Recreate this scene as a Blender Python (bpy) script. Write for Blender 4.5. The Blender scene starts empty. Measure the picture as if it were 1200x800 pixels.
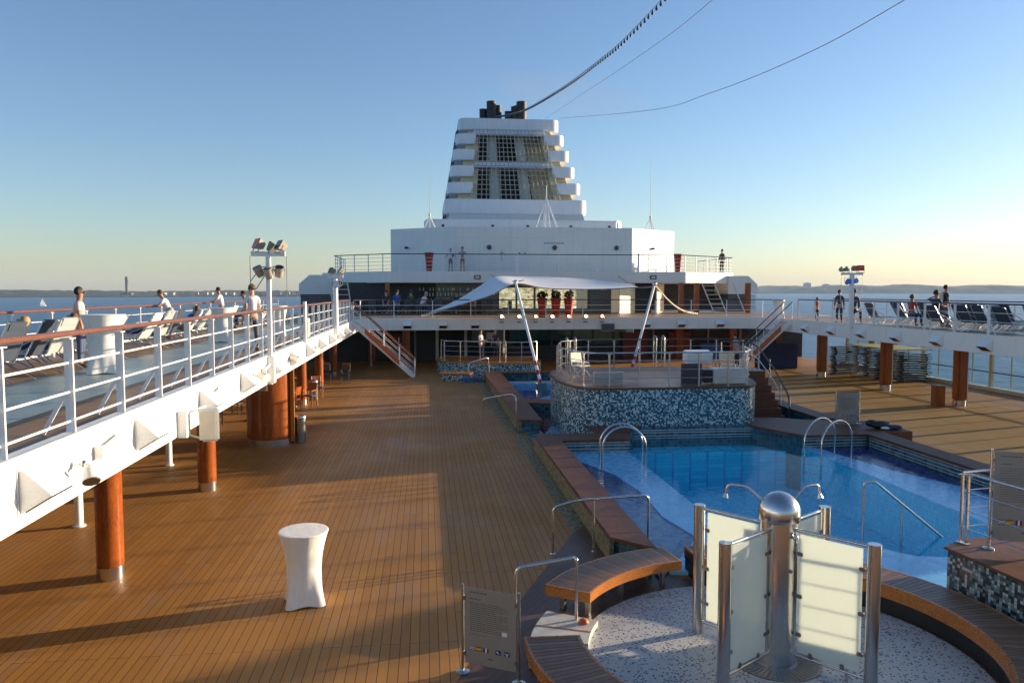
import bpy, bmesh, math, random
from mathutils import Vector, Matrix
R = math.radians
sc = bpy.context.scene
col = sc.collection
rnd = random.Random(7)
ORD = ['nearest','second nearest','third nearest','fourth nearest','fifth nearest','sixth nearest','seventh nearest','eighth nearest','ninth nearest','tenth nearest','eleventh nearest','twelfth nearest','thirteenth nearest','fourteenth nearest','fifteenth nearest','sixteenth nearest','seventeenth nearest','eighteenth nearest']
NTH = ['first','second','third','fourth','fifth','sixth','seventh','eighth','ninth','tenth','eleventh','twelfth','thirteenth','fourteenth','fifteenth','sixteenth']
# ------------------------------------------------------------------ materials
class NT:
    def __init__(s, m):
        s.t = m.node_tree; s.n = s.t.nodes; s.l = s.t.links
    def add(s, typ, ins=None, **kw):
        n = s.n.new(typ)
        for k, v in kw.items(): setattr(n, k, v)
        for k, v in (ins or {}).items():
            if isinstance(v, bpy.types.NodeSocket): s.l.new(v, n.inputs[k])
            else: n.inputs[k].default_value = v
        return n
    def ramp(s, fac, stops, interp='LINEAR'):
        n = s.n.new('ShaderNodeValToRGB'); s.l.new(fac, n.inputs[0])
        e = n.color_ramp; e.interpolation = interp
        while len(e.elements) < len(stops): e.elements.new(0.5)
        for el, (p, c) in zip(e.elements, stops): el.position = p; el.color = (*c, 1)
        return n.outputs[0]
    def mix(s, fac, a, b, mode='MIX'):
        n = s.n.new('ShaderNodeMix'); n.data_type = 'RGBA'; n.blend_type = mode
        for i, v in ((0, fac), (6, a), (7, b)):
            if isinstance(v, bpy.types.NodeSocket): s.l.new(v, n.inputs[i])
            else: n.inputs[i].default_value = v if i == 0 else (*v[:3], 1)
        return n.outputs[2]
def newmat(name):
    m = bpy.data.materials.new(name); m.use_nodes = True
    m.node_tree.nodes.clear(); t = NT(m)
    out = t.add('ShaderNodeOutputMaterial'); b = t.add('ShaderNodeBsdfPrincipled')
    t.l.new(b.outputs[0], out.inputs[0])
    return m, t, b, out
def coords(t, scale=(1,1,1), rot=(0,0,0), kind='Object'):
    c = t.add('ShaderNodeTexCoord')
    return t.add('ShaderNodeMapping', {'Vector': c.outputs[kind], 'Scale': scale, 'Rotation': rot}).outputs[0]
def mat(name, c, rough=.5, metal=0, var=.12, scale=3, bump=.0, bscale=40, spec=.5, stretch=(1,1,1)):
    m, t, b, o = newmat(name)
    v = coords(t, stretch)
    n1 = t.add('ShaderNodeTexNoise', {'Vector': v, 'Scale': scale, 'Detail': 5, 'Roughness': .65})
    n2 = t.add('ShaderNodeTexNoise', {'Vector': v, 'Scale': scale*9, 'Detail': 3})
    f = t.add('ShaderNodeMath', {0: n1.outputs[0], 1: n2.outputs[0]}, operation='ADD').outputs[0]
    f = t.add('ShaderNodeMath', {0: f, 1: .5}, operation='MULTIPLY').outputs[0]
    lo = tuple(x*(1-var) for x in c); hi = tuple(min(1, x*(1+var)) for x in c)
    cc = t.ramp(f, [(.35, lo), (.65, hi)])
    t.l.new(cc, b.inputs['Base Color'])
    rr = t.add('ShaderNodeMapRange', {0: n2.outputs[0], 1: .3, 2: .7, 3: max(.02, rough*.85), 4: min(1, rough*1.15)})
    t.l.new(rr.outputs[0], b.inputs['Roughness'])
    b.inputs['Metallic'].default_value = metal
    b.inputs['Specular IOR Level'].default_value = spec
    if bump:
        bn = t.add('ShaderNodeTexNoise', {'Vector': v, 'Scale': bscale, 'Detail': 4})
        bb = t.add('ShaderNodeBump', {'Height': bn.outputs[0], 'Strength': bump, 'Distance': .02})
        t.l.new(bb.outputs[0], b.inputs['Normal'])
    return m
def plank_mat(name, c, c2, seam, width=.13, length=2.6, rough=.42, rot=0, seamw=.010, spec=.4, bump=.35):
    """boards running along local Y (rot turns them)"""
    m, t, b, o = newmat(name)
    v = coords(t, rot=(0, 0, R(90+rot)))
    br = t.add('ShaderNodeTexBrick', {'Vector': v, 'Scale': 1.0, 'Mortar Size': seamw*.5, 'Mortar Smooth': .1, 'Brick Width': length, 'Row Height': width, 'Bias': 0.0, 'Color1': (0,0,0,1), 'Color2': (1,1,1,1), 'Mortar': (.5,.5,.5,1)}, offset=.37, offset_frequency=3)
    g = coords(t, (26, 1.2, 8) if rot == 0 else (1.2, 26, 8))
    gr = t.add('ShaderNodeTexNoise', {'Vector': g, 'Scale': 1.6, 'Detail': 6, 'Roughness': .7})
    big = t.add('ShaderNodeTexNoise', {'Vector': coords(t), 'Scale': .35, 'Detail': 6, 'Roughness': .6})
    base = t.mix(br.outputs[0], c, c2)
    base = t.mix(t.add('ShaderNodeMapRange', {0: gr.outputs[0], 1: .3, 2: .7, 3: 0, 4: .55}).outputs[0], base, tuple(x*.62 for x in c), 'MIX')
    base = t.mix(t.add('ShaderNodeMapRange', {0: big.outputs[0], 1: .35, 2: .7, 3: 0, 4: .45}).outputs[0], base, tuple(x*.72 for x in c), 'MIX')
    st = t.add('ShaderNodeTexNoise', {'Vector': coords(t, (1.4, .5, 1)), 'Scale': 1.1, 'Detail': 9, 'Roughness': .75})
    base = t.mix(t.add('ShaderNodeMapRange', {0: st.outputs[0], 1: .53, 2: .68, 3: 0, 4: .42}).outputs[0], base, tuple(sum(c)/3*k for k in (1.15,.95,.72)), 'MIX')
    base = t.mix(br.outputs[1], base, seam)
    t.l.new(base, b.inputs['Base Color'])
    rr = t.add('ShaderNodeMapRange', {0: big.outputs[0], 1: .3, 2: .7, 3: rough*.75, 4: rough*1.35})
    t.l.new(rr.outputs[0], b.inputs['Roughness']); b.inputs['Specular IOR Level'].default_value = spec
    h = t.add('ShaderNodeMath', {0: gr.outputs[0], 1: br.outputs[1]}, operation='SUBTRACT').outputs[0]
    bb = t.add('ShaderNodeBump', {'Height': h, 'Strength': bump, 'Distance': .004})
    t.l.new(bb.outputs[0], b.inputs['Normal'])
    return m
def mosaic_mat(name, stops, size=.05, grout=(.3,.32,.33), rough=.2):
    m, t, b, o = newmat(name)
    uv = coords(t, (1/size, 1/size, 1), kind='UV')
    fl = t.add('ShaderNodeVectorMath', {0: uv}, operation='FLOOR').outputs[0]
    wn = t.add('ShaderNodeTexWhiteNoise', {'Vector': fl}); wn.noise_dimensions = '2D'
    cc = t.ramp(wn.outputs[0], stops, 'CONSTANT')
    fr = t.add('ShaderNodeVectorMath', {0: uv}, operation='FRACTION').outputs[0]
    sx = t.add('ShaderNodeSeparateXYZ', {0: fr})
    a = t.add('ShaderNodeMath', {0: sx.outputs[0], 1: .1}, operation='GREATER_THAN').outputs[0]
    c = t.add('ShaderNodeMath', {0: sx.outputs[1], 1: .1}, operation='GREATER_THAN').outputs[0]
    k = t.add('ShaderNodeMath', {0: a, 1: c}, operation='MULTIPLY').outputs[0]
    cc = t.mix(k, grout, cc)
    t.l.new(cc, b.inputs['Base Color'])
    wn2 = t.add('ShaderNodeMapRange', {0: wn.outputs[0], 3: rough*.5, 4: rough*2})
    t.l.new(wn2.outputs[0], b.inputs['Roughness'])
    bb = t.add('ShaderNodeBump', {'Height': k, 'Strength': .4, 'Distance': .003}); t.l.new(bb.outputs[0], b.inputs['Normal'])
    return m
def speckle_mat(name, base, dot, scale=26):
    m, t, b, o = newmat(name)
    v = coords(t)
    vo = t.add('ShaderNodeTexVoronoi', {'Vector': v, 'Scale': scale})
    sp = t.add('ShaderNodeSeparateColor', {0: vo.outputs['Color']})
    r1 = t.add('ShaderNodeMath', {0: sp.outputs[0], 1: .6}, operation='GREATER_THAN').outputs[0]
    r2 = t.add('ShaderNodeMath', {0: vo.outputs['Distance'], 1: .42}, operation='LESS_THAN').outputs[0]
    k = t.add('ShaderNodeMath', {0: r1, 1: r2}, operation='MULTIPLY').outputs[0]
    n = t.add('ShaderNodeTexNoise', {'Vector': v, 'Scale': 2.2, 'Detail': 5})
    bs = t.mix(n.outputs[0], tuple(x*.75 for x in base), base)
    bs = t.mix(t.add('ShaderNodeMath', {0: sp.outputs[1], 1: .35}, operation='MULTIPLY').outputs[0], bs, tuple(x*.55 for x in base))
    t.l.new(t.mix(k, bs, dot), b.inputs['Base Color'])
    b.inputs['Roughness'].default_value = .55
    bb = t.add('ShaderNodeBump', {'Height': vo.outputs['Distance'], 'Strength': .3, 'Distance': .004}); t.l.new(bb.outputs[0], b.inputs['Normal'])
    return m
def thin_glass(name, tint=(.85,.93,.95), gloss=.12, rough=.02):
    m, t, b, o = newmat(name); t.n.remove(b)
    tr = t.add('ShaderNodeBsdfTransparent', {0: (*tint, 1)})
    gl = t.add('ShaderNodeBsdfGlossy', {'Color': (1,1,1,1), 'Roughness': rough})
    lw = t.add('ShaderNodeLayerWeight', {'Blend': .5})
    f = t.add('ShaderNodeMath', {0: lw.outputs[1], 1: 4.0}, operation='POWER').outputs[0]
    f = t.add('ShaderNodeMath', {0: f, 1: .6, 2: gloss*.25}, operation='MULTIPLY_ADD').outputs[0]
    mx = t.add('ShaderNodeMixShader', {0: f, 1: tr.outputs[0], 2: gl.outputs[0]})
    t.l.new(mx.outputs[0], o.inputs[0]); return m
def water_mat(name, tint, scale, strength, dist=.03, rough=.03):
    m, t, b, o = newmat(name); t.n.remove(b)
    v = coords(t)
    n = t.add('ShaderNodeTexNoise', {'Vector': v, 'Scale': scale, 'Detail': 4, 'Distortion': .8})
    bp = t.add('ShaderNodeBump', {'Height': n.outputs[0], 'Strength': strength, 'Distance': dist})
    tr = t.add('ShaderNodeBsdfTransparent', {0: (*tint, 1)})
    gl = t.add('ShaderNodeBsdfGlossy', {'Color': (1,1,1,1), 'Roughness': rough, 'Normal': bp.outputs[0]})
    fr = t.add('ShaderNodeLayerWeight', {'Blend': .5, 'Normal': bp.outputs[0]})
    f = t.add('ShaderNodeMath', {0: fr.outputs[1], 1: 5.0}, operation='POWER').outputs[0]
    f = t.add('ShaderNodeMath', {0: f, 1: .28, 2: .012}, operation='MULTIPLY_ADD').outputs[0]
    mx = t.add('ShaderNodeMixShader', {0: f, 1: tr.outputs[0], 2: gl.outputs[0]})
    t.l.new(mx.outputs[0], o.inputs[0]); return m
def emis(name, c, s):
    m, t, b, o = newmat(name)
    b.inputs['Base Color'].default_value = (*c, 1); b.inputs['Emission Color'].default_value = (*c, 1); b.inputs['Emission Strength'].default_value = s
    return m
M = {}
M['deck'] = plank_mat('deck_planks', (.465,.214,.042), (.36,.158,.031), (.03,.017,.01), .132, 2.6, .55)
M['deck2'] = plank_mat('gallery_planks', (.36,.20,.075), (.30,.16,.06), (.06,.035,.02), .10, 2.4, .45)
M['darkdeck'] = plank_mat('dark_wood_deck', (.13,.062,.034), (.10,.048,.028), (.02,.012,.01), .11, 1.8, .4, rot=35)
M['teak'] = plank_mat('bench_slats', (.24,.115,.05), (.17,.08,.036), (.012,.007,.005), .09, 30, .38, rot=0, seamw=.012)
M['coping'] = mat('coping_wood', (.135,.052,.026), .5, var=.4, scale=2.5, bump=.3, bscale=25, stretch=(5,1,1), spec=.3)
M['edge'] = mat('varnished_edge', (.42,.15,.03), .28, var=.25, scale=4, stretch=(1,1,4))
M['pillar'] = mat('varnished_pillar', (.29,.072,.013), .22, var=.5, scale=2.2, stretch=(6,6,.6))
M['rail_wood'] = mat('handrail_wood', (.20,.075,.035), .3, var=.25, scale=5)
def paint_mat(name, c, rough, streak=.5):
    m, t, b, o = newmat(name); v = coords(t)
    n1 = t.add('ShaderNodeTexNoise', {'Vector': coords(t,(2.2,2.2,.22)), 'Scale': 1.6, 'Detail': 7, 'Roughness': .7})
    n2 = t.add('ShaderNodeTexNoise', {'Vector': v, 'Scale': .8, 'Detail': 6, 'Roughness': .6})
    n3 = t.add('ShaderNodeTexNoise', {'Vector': coords(t,(5,5,.5)), 'Scale': 2.3, 'Detail': 3})
    k1 = t.add('ShaderNodeMapRange', {0: n1.outputs[0], 1: .5, 2: .75, 3: 0, 4: streak}).outputs[0]
    k3 = t.add('ShaderNodeMapRange', {0: n3.outputs[0], 1: .70, 2: .78, 3: 0, 4: .45}).outputs[0]
    cc = t.mix(k1, c, tuple(x*y for x, y in zip(c, (.80,.77,.70))))
    cc = t.mix(t.add('ShaderNodeMapRange', {0: n2.outputs[0], 1: .4, 2: .7, 3: 0, 4: .35}).outputs[0], cc, tuple(x*.85 for x in c))
    cc = t.mix(k3, cc, (.45,.30,.18))
    t.l.new(cc, b.inputs['Base Color'])
    t.l.new(t.add('ShaderNodeMapRange', {0: n2.outputs[0], 1: .3, 2: .7, 3: rough*.7, 4: rough*1.4}).outputs[0], b.inputs['Roughness'])
    bn = t.add('ShaderNodeTexNoise', {'Vector': v, 'Scale': 3.0, 'Detail': 5})
    bb = t.add('ShaderNodeBump', {'Height': bn.outputs[0], 'Strength': .12, 'Distance': .02}); t.l.new(bb.outputs[0], b.inputs['Normal'])
    return m
M['white'] = paint_mat('white_paint', (.80,.80,.78), .4)
M['white2'] = mat('white_enamel', (.78,.79,.79), .3, var=.05, scale=3)
M['offwhite'] = mat('aged_white', (.66,.65,.60), .45, var=.12, scale=4)
M['lampcase'] = mat('lamp_case', (.40,.34,.27), .5, var=.25, scale=5)
M['farwall'] = mat('far_house_wall', (.34,.32,.28), .7)
M['cream'] = mat('cream_paint', (.62,.55,.40), .5, var=.1, scale=2)
M['goldwall'] = mat('cream_panel', (.72,.60,.36), .45, var=.22, scale=1.7)
M['steel'] = mat('brushed_steel', (.60,.58,.56), .24, 1, var=.06, scale=1.6, stretch=(4,4,.3))
M['steel_d'] = mat('dull_steel', (.30,.29,.28), .34, 1, var=.2, scale=6, stretch=(6,6,1))
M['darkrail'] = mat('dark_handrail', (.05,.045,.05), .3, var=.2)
M['black'] = mat('black_paint', (.012,.012,.014), .5, var=.3)
M['core'] = mat('funnel_inside', (.05,.048,.045), .7, var=.4)
M['duct'] = mat('exhaust_duct', (.58,.54,.46), .5, var=.2, scale=.8)
M['soot'] = mat('sooty_exhaust', (.018,.018,.022), .6, var=.4, scale=2)
M['grey'] = mat('grey_paint', (.28,.29,.30), .5, var=.15)
M['dgrey'] = mat('dark_grey', (.07,.075,.085), .5, var=.25)
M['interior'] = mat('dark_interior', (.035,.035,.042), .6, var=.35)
M['darkred'] = mat('dark_red_panel', (.16,.015,.012), .5, var=.3)
M['steps'] = mat('stair_wood', (.15,.045,.022), .4, var=.35, scale=3, stretch=(1,6,6))
M['red'] = mat('red_plastic', (.36,.018,.02), .3, var=.15)
M['orange'] = mat('orange_panel', (.55,.12,.035), .45, var=.2)
M['navy'] = mat('navy_fabric', (.025,.035,.10), .8, var=.3)
M['blue'] = mat('blue_fabric', (.04,.12,.42), .7, var=.2)
M['sling_w'] = mat('cream_sling', (.68,.62,.48), .7, var=.1, scale=8, bump=.2, bscale=150)
M['sling_d'] = mat('dark_blue_sling', (.04,.055,.085), .7, var=.2, scale=8, bump=.2, bscale=150)
M['sling_g'] = mat('grey_sling', (.36,.38,.38), .7, var=.1, scale=8, bump=.2, bscale=150)
M['alu'] = mat('aluminium', (.62,.62,.60), .35, 1, var=.1)
M['cloth'] = mat('stretch_cloth', (.80,.77,.72), .75, var=.06, scale=2, bump=.5, bscale=6, stretch=(1,1,.35))
M['sail'] = mat('awning_cloth', (.80,.80,.80), .7, var=.05, scale=.8)
M['green_floor'] = mat('green_deck_paint', (.23,.31,.31), .35, var=.2, scale=1.5)
M['hull'] = mat('hull_white', (.75,.75,.75), .4)
M['stone'] = mat('pale_stone', (.55,.53,.48), .5, var=.15, scale=4)
M['bush'] = mat('dark_bush', (.02,.022,.02), .8, var=.4, scale=12)
M['leaf'] = mat('agave_leaf', (.05,.10,.04), .5, var=.3)
M['mosaic'] = mosaic_mat('blue_mosaic', [(0,(.012,.07,.12)), (.28,(.025,.14,.20)), (.48,(.06,.24,.30)), (.60,(.62,.70,.66)), (.84,(.26,.42,.45))], .05, (.06,.12,.13))
M['mosaic2'] = mosaic_mat('green_mosaic', [(0,(.035,.05,.05)), (.35,(.08,.11,.11)), (.6,(.16,.22,.21)), (.8,(.42,.5,.46))], .05, (.05,.055,.055))
M['mosaic3'] = mosaic_mat('olive_mosaic', [(0,(.24,.20,.09)), (.3,(.15,.15,.08)), (.6,(.30,.25,.11)), (.8,(.11,.13,.10))], .05, (.16,.13,.07), .6)
M['tileband'] = mosaic_mat('teal_tile', [(0,(.012,.07,.10)), (.4,(.02,.10,.13)), (.7,(.035,.14,.17))], .15, (.12,.2,.22))
M['t_deep'] = mosaic_mat('pool_blue_tile', [(0,(.012,.56,.76)), (.4,(.018,.62,.82)), (.75,(.026,.67,.85))], .1, (.03,.33,.62))
M['t_light'] = mosaic_mat('pool_pale_tile', [(0,(.20,.52,.80)), (.4,(.23,.56,.82)), (.75,(.26,.60,.85))], .1, (.2,.45,.75))
M['t_navy'] = mosaic_mat('pool_navy_tile', [(0,(.006,.018,.14)), (.4,(.008,.024,.18)), (.75,(.012,.035,.22))], .1, (.01,.03,.15))
M['t_slate'] = mosaic_mat('pool_slate_tile', [(0,(.03,.09,.24)), (.4,(.035,.11,.28)), (.75,(.05,.13,.32))], .1, (.04,.1,.24))
M['speckle'] = speckle_mat('speckled_floor', (.58,.57,.55), (.015,.03,.08), 28)
M['glass'] = thin_glass('window_glass')
M['tint'] = thin_glass('tinted_glass', (.30,.36,.38), .3)
M['teal'] = thin_glass('teal_glass', (.35,.6,.62), .3)
M['water'] = water_mat('pool_water', (.90,.98,1.0), 4.0, .22, .02, .015)
M['sign'] = mat('grey_sign_panel', (.30,.26,.22), .4, var=.06)
M['sign_ink'] = mat('sign_ink', (.05,.05,.05), .6)
M['screen'] = mat('sign_sticker', (.75,.75,.75), .4)
M['bulb_on'] = emis('lit_spot', (1,.50,.30), 9)
M['bulb_red'] = emis('lit_spot_red', (1,.16,.08), 12)
M['bulb'] = mat('dark_bulb', (.02,.03,.05), .2)
M['bluelamp'] = mat('blue_filter', (.05,.2,.75), .2)
M['redlamp'] = mat('red_filter', (.6,.06,.03), .3)
M['lens'] = mat('dark_lens', (.01,.012,.02), .1)
M['brownglass'] = mat('dark_wall', (.05,.03,.025), .3, var=.4)
M['funnelwhite'] = paint_mat('funnel_white', (.74,.76,.80), .4, .7)
M['funnelgrey'] = mat('funnel_grille', (.46,.42,.34), .5)
m, t, b, o = newmat('added_glow_wall')
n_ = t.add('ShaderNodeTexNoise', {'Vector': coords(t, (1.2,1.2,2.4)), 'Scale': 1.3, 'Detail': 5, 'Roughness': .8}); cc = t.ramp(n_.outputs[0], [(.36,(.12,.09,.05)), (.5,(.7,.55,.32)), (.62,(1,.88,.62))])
t.l.new(cc, b.inputs['Base Color']); t.l.new(cc, b.inputs['Emission Color']); b.inputs['Emission Strength'].default_value = .38; M['glowwall'] = m  # added emission brightens this wall where the sun does not reach
M['cream_in'] = mat('funnel_inner', (.70,.56,.32), .5, var=.2, scale=.6)
# frosted translucent glass of the shower
m, t, b, o = newmat('frosted_glass')
b.inputs['Base Color'].default_value = (.74,.78,.74,1); b.inputs['Roughness'].default_value = .18
tl = t.add('ShaderNodeBsdfTranslucent', {0: (.85,.89,.83,1)})
mx = t.add('ShaderNodeMixShader', {0: .5, 1: b.outputs[0], 2: tl.outputs[0]}); t.l.new(mx.outputs[0], o.inputs[0]); M['frost'] = m
# sea
m, t, b, o = newmat('sea_surface')
v = coords(t)
n1 = t.add('ShaderNodeTexNoise', {'Vector': v, 'Scale': .09, 'Detail': 8, 'Roughness': .62})
n2 = t.add('ShaderNodeTexNoise', {'Vector': v, 'Scale': .004, 'Detail': 4})
cc = t.ramp(n2.outputs[0], [(.35,(.010,.070,.16)), (.65,(.018,.10,.21))]); t.l.new(cc, b.inputs['Base Color'])
bp = t.add('ShaderNodeBump', {'Height': n1.outputs[0], 'Strength': .8, 'Distance': 2.2}); t.l.new(bp.outputs[0], b.inputs['Normal'])
b.inputs['Roughness'].default_value = .3; b.inputs['IOR'].default_value = 1.33; b.inputs['Specular IOR Level'].default_value = .35; M['sea'] = m
# hills
m, t, b, o = newmat('shore_land')
v = coords(t, (.012,.012,.06))
n1 = t.add('ShaderNodeTexNoise', {'Vector': v, 'Scale': 1.3, 'Detail': 8, 'Roughness': .7})
cc = t.ramp(n1.outputs[0], [(.3,(.004,.014,.012)), (.5,(.009,.026,.016)), (.58,(.02,.04,.02)), (.66,(.16,.14,.08))])
t.l.new(cc, b.inputs['Base Color']); b.inputs['Roughness'].default_value = .9; M['land'] = m
# ------------------------------------------------------------------ mesh helpers
class MB:
    def __init__(s): s.v = []; s.f = []; s.uv = {}; s.ang = 28; s.ns = 0
    def box(s, c, d, rz=0, rx=0, ry=0):
        x, y, z = (q/2 for q in d); mt = Matrix.Rotation(rz,3,'Z') @ Matrix.Rotation(ry,3,'Y') @ Matrix.Rotation(rx,3,'X')
        o = len(s.v); c = Vector(c)
        for k in ((-x,-y,-z),(x,-y,-z),(x,y,-z),(-x,y,-z),(-x,-y,z),(x,-y,z),(x,y,z),(-x,y,z)): s.v.append(tuple(mt @ Vector(k) + c))
        for f in ((0,3,2,1),(4,5,6,7),(0,1,5,4),(1,2,6,5),(2,3,7,6),(3,0,4,7)): s.f.append(tuple(o+i for i in f))
        return s
    def bb(s, x0,x1,y0,y1,z0,z1): return s.box(((x0+x1)/2,(y0+y1)/2,(z0+z1)/2),(abs(x1-x0),abs(y1-y0),abs(z1-z0)))
    def tube(s, pts, r, n=8, r2=None, closed=False, flat=1):
        pts = [Vector(p) for p in pts]; o = len(s.v); N = len(pts); up = None; s.ang = 50
        for i, p in enumerate(pts):
            a = pts[i-1] if i > 0 else (pts[-1] if closed else p); b_ = pts[i+1] if i < N-1 else (pts[0] if closed else p)
            d = (b_-a).normalized()
            if up is None:
                up = Vector((0,0,1)) if abs(d.z) < .9 else Vector((1,0,0))
            x = d.cross(up).normalized(); y = x.cross(d).normalized(); up = y
            rr = r if r2 is None else r + (r2-r)*i/(N-1)
            for k in range(n):
                an = 2*math.pi*k/n; s.v.append(tuple(p + x*math.cos(an)*rr + y*math.sin(an)*rr*flat))
        for i in range(N if closed else N-1):
            for k in range(n):
                a0 = o+i*n+k; a1 = o+i*n+(k+1)%n; j = (i+1) % N
                s.f.append((a0, a1, o+j*n+(k+1)%n, o+j*n+k))
        if not closed:
            s.f.append(tuple(o+k for k in reversed(range(n)))); s.f.append(tuple(o+(N-1)*n+k for k in range(n)))
        return s
    def cyl(s, p0, p1, r, r2=None, n=16): return s.tube([p0,p1], r, n, r2)
    def prism(s, poly, z0, z1, uvwall=False):
        a = sum(poly[i-1][0]*poly[i][1]-poly[i][0]*poly[i-1][1] for i in range(len(poly)))
        if a < 0: poly = poly[::-1]
        n = len(poly); o = len(s.v)
        s.v += [(x,y,z0) for x,y in poly] + [(x,y,z1) for x,y in poly]
        s.uv[len(s.f)] = [poly[i] for i in reversed(range(n))]; s.f.append(tuple(o+i for i in reversed(range(n))))
        s.uv[len(s.f)] = list(poly); s.f.append(tuple(o+n+i for i in range(n)))
        L = 0
        for i in range(n):
            j = (i+1) % n; l = math.dist(poly[i], poly[j])
            s.uv[len(s.f)] = [(L,z0),(L+l,z0),(L+l,z1),(L,z1)]; L += l
            s.f.append((o+i, o+j, o+n+j, o+n+i))
        return s
    def sheet(s, poly, z):
        a = sum(poly[i-1][0]*poly[i][1]-poly[i][0]*poly[i-1][1] for i in range(len(poly)))
        if a < 0: poly = poly[::-1]
        o = len(s.v); s.ns += 1; s.v += [(x,y,z) for x,y in poly]; s.uv[len(s.f)] = list(poly); s.f.append(tuple(range(o, o+len(poly)))); return s
    def lathe(s, prof, n=24, c=(0,0,0), shape=None):
        o = len(s.v); N = len(prof); s.ang = 50
        for i, (r, z) in enumerate(prof):
            for k in range(n):
                an = 2*math.pi*k/n; rr = r if shape is None else r*shape(an, i/(N-1))
                s.v.append((c[0]+rr*math.cos(an), c[1]+rr*math.sin(an), c[2]+z))
        for i in range(N-1):
            for k in range(n): s.f.append((o+i*n+k, o+i*n+(k+1)%n, o+(i+1)*n+(k+1)%n, o+(i+1)*n+k))
        s.f.append(tuple(o+k for k in reversed(range(n)))); s.f.append(tuple(o+(N-1)*n+k for k in range(n)))
        return s
    def ball(s, c, r, n=12, sc_=(1,1,1)):
        o = len(s.v); m_ = n//2; s.ang = 50
        for i in range(m_+1):
            th = math.pi*(.02+.96*i/m_)
            for k in range(n):
                an = 2*math.pi*k/n; s.v.append((c[0]+r*sc_[0]*math.sin(th)*math.cos(an), c[1]+r*sc_[1]*math.sin(th)*math.sin(an), c[2]-r*sc_[2]*math.cos(th)))
        for i in range(m_):
            for k in range(n): s.f.append((o+i*n+k, o+i*n+(k+1)%n, o+(i+1)*n+(k+1)%n, o+(i+1)*n+k))
        s.f.append(tuple(o+k for k in reversed(range(n)))); s.f.append(tuple(o+m_*n+k for k in range(n)))
        return s
    def quad(s, a, b_, c, d):
        o = len(s.v); s.v += [tuple(a),tuple(b_),tuple(c),tuple(d)]; s.f.append((o,o+1,o+2,o+3)); return s
    def grid(s, fn, nu, nv, th=.012):
        for side in (0, 1):
            o = len(s.v)
            for i in range(nu+1):
                for j in range(nv+1):
                    p = fn(i/nu, j/nv); s.v.append((p[0], p[1], p[2]-side*th))
            for i in range(nu):
                for j in range(nv):
                    q = (o+i*(nv+1)+j, o+(i+1)*(nv+1)+j, o+(i+1)*(nv+1)+j+1, o+i*(nv+1)+j+1)
                    s.f.append(q if side == 0 else q[::-1])
        n = (nu+1)*(nv+1); o = len(s.v)-2*n; rim = [i*(nv+1) for i in range(nu+1)]+[nu*(nv+1)+j for j in range(1,nv+1)]+[i*(nv+1)+nv for i in range(nu-1,-1,-1)]+[j for j in range(nv-1,0,-1)]
        for a, b_ in zip(rim, rim[1:]+rim[:1]): s.f.append((o+b_, o+a, o+n+a, o+n+b_))
        return s
    def mesh(s, name, m, bevel=0):
        me = bpy.data.meshes.new(name); me.from_pydata(s.v, [], s.f)
        if s.uv:
            ul = me.uv_layers.new(name='UVMap')
            for p in me.polygons:
                u = s.uv.get(p.index)
                if u and len(u) == p.loop_total:
                    for k, li in enumerate(p.loop_indices): ul.data[li].uv = u[k]
        bm = bmesh.new(); bm.from_mesh(me)
        if s.ns < len(s.f): bmesh.ops.recalc_face_normals(bm, faces=bm.faces)
        if bevel:
            es = [e for e in bm.edges if len(e.link_faces) == 2 and e.calc_face_angle(0) > .6]
            bmesh.ops.bevel(bm, geom=es, offset=bevel, segments=2, affect='EDGES', clamp_overlap=True)
        bm.to_mesh(me); bm.free()
        me.shade_smooth(); me.set_sharp_from_angle(angle=R(s.ang)); me.materials.append(m)
        return me
    def build(s, name, m, parent=None, bevel=0):
        return mkobj(name, s.mesh(name, m, bevel), parent)
def mkobj(name, me, parent=None, loc=None, rz=None):
    o = bpy.data.objects.new(name, me); col.objects.link(o)
    if parent: o.parent = parent
    if loc is not None: o.location = loc
    if rz is not None: o.rotation_euler.z = rz
    return o
def tag(o, label=None, cat=None, group=None, kind=None):
    if label: o['label'] = label
    if cat: o['category'] = cat
    if group: o['group'] = group
    if kind: o['kind'] = kind
    return o
def thing(name, label, cat, loc=(0,0,0), rz=0, group=None):
    o = bpy.data.objects.new(name, None); col.objects.link(o); o.location = loc; o.rotation_euler.z = rz; o.empty_display_size = .2
    return tag(o, label, cat, group)
def struct(o): o['kind'] = 'structure'; return o
def copy_tree(src, loc=None, rz=None, label=None, parent=None):
    c = src.copy(); col.objects.link(c)
    if parent: c.parent = parent
    if loc is not None: c.location = loc
    if rz is not None: c.rotation_euler.z = rz
    if label: c['label'] = label
    for ch in list(src.children): copy_tree(ch, parent=c)
    return c
def arc(cx, cy, r, a0, a1, n=20): return [(cx+r*math.cos(R(a0+(a1-a0)*i/n)), cy+r*math.sin(R(a0+(a1-a0)*i/n))) for i in range(n+1)]
def smooth_path(pts, rad=.08, n=4):
    """round the corners of a polyline"""
    P = [Vector(p) for p in pts]; out = [P[0]]
    for a, b_, c in zip(P, P[1:], P[2:]):
        d1 = (a-b_); d2 = (c-b_); r1 = min(rad, d1.length*.45, d2.length*.45)
        p0 = b_+d1.normalized()*r1; p1 = b_+d2.normalized()*r1
        for i in range(n+1):
            t_ = i/n; out.append(p0*(1-t_)**2 + b_*2*t_*(1-t_) + p1*t_**2)
    out.append(P[-1]); return out
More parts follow.
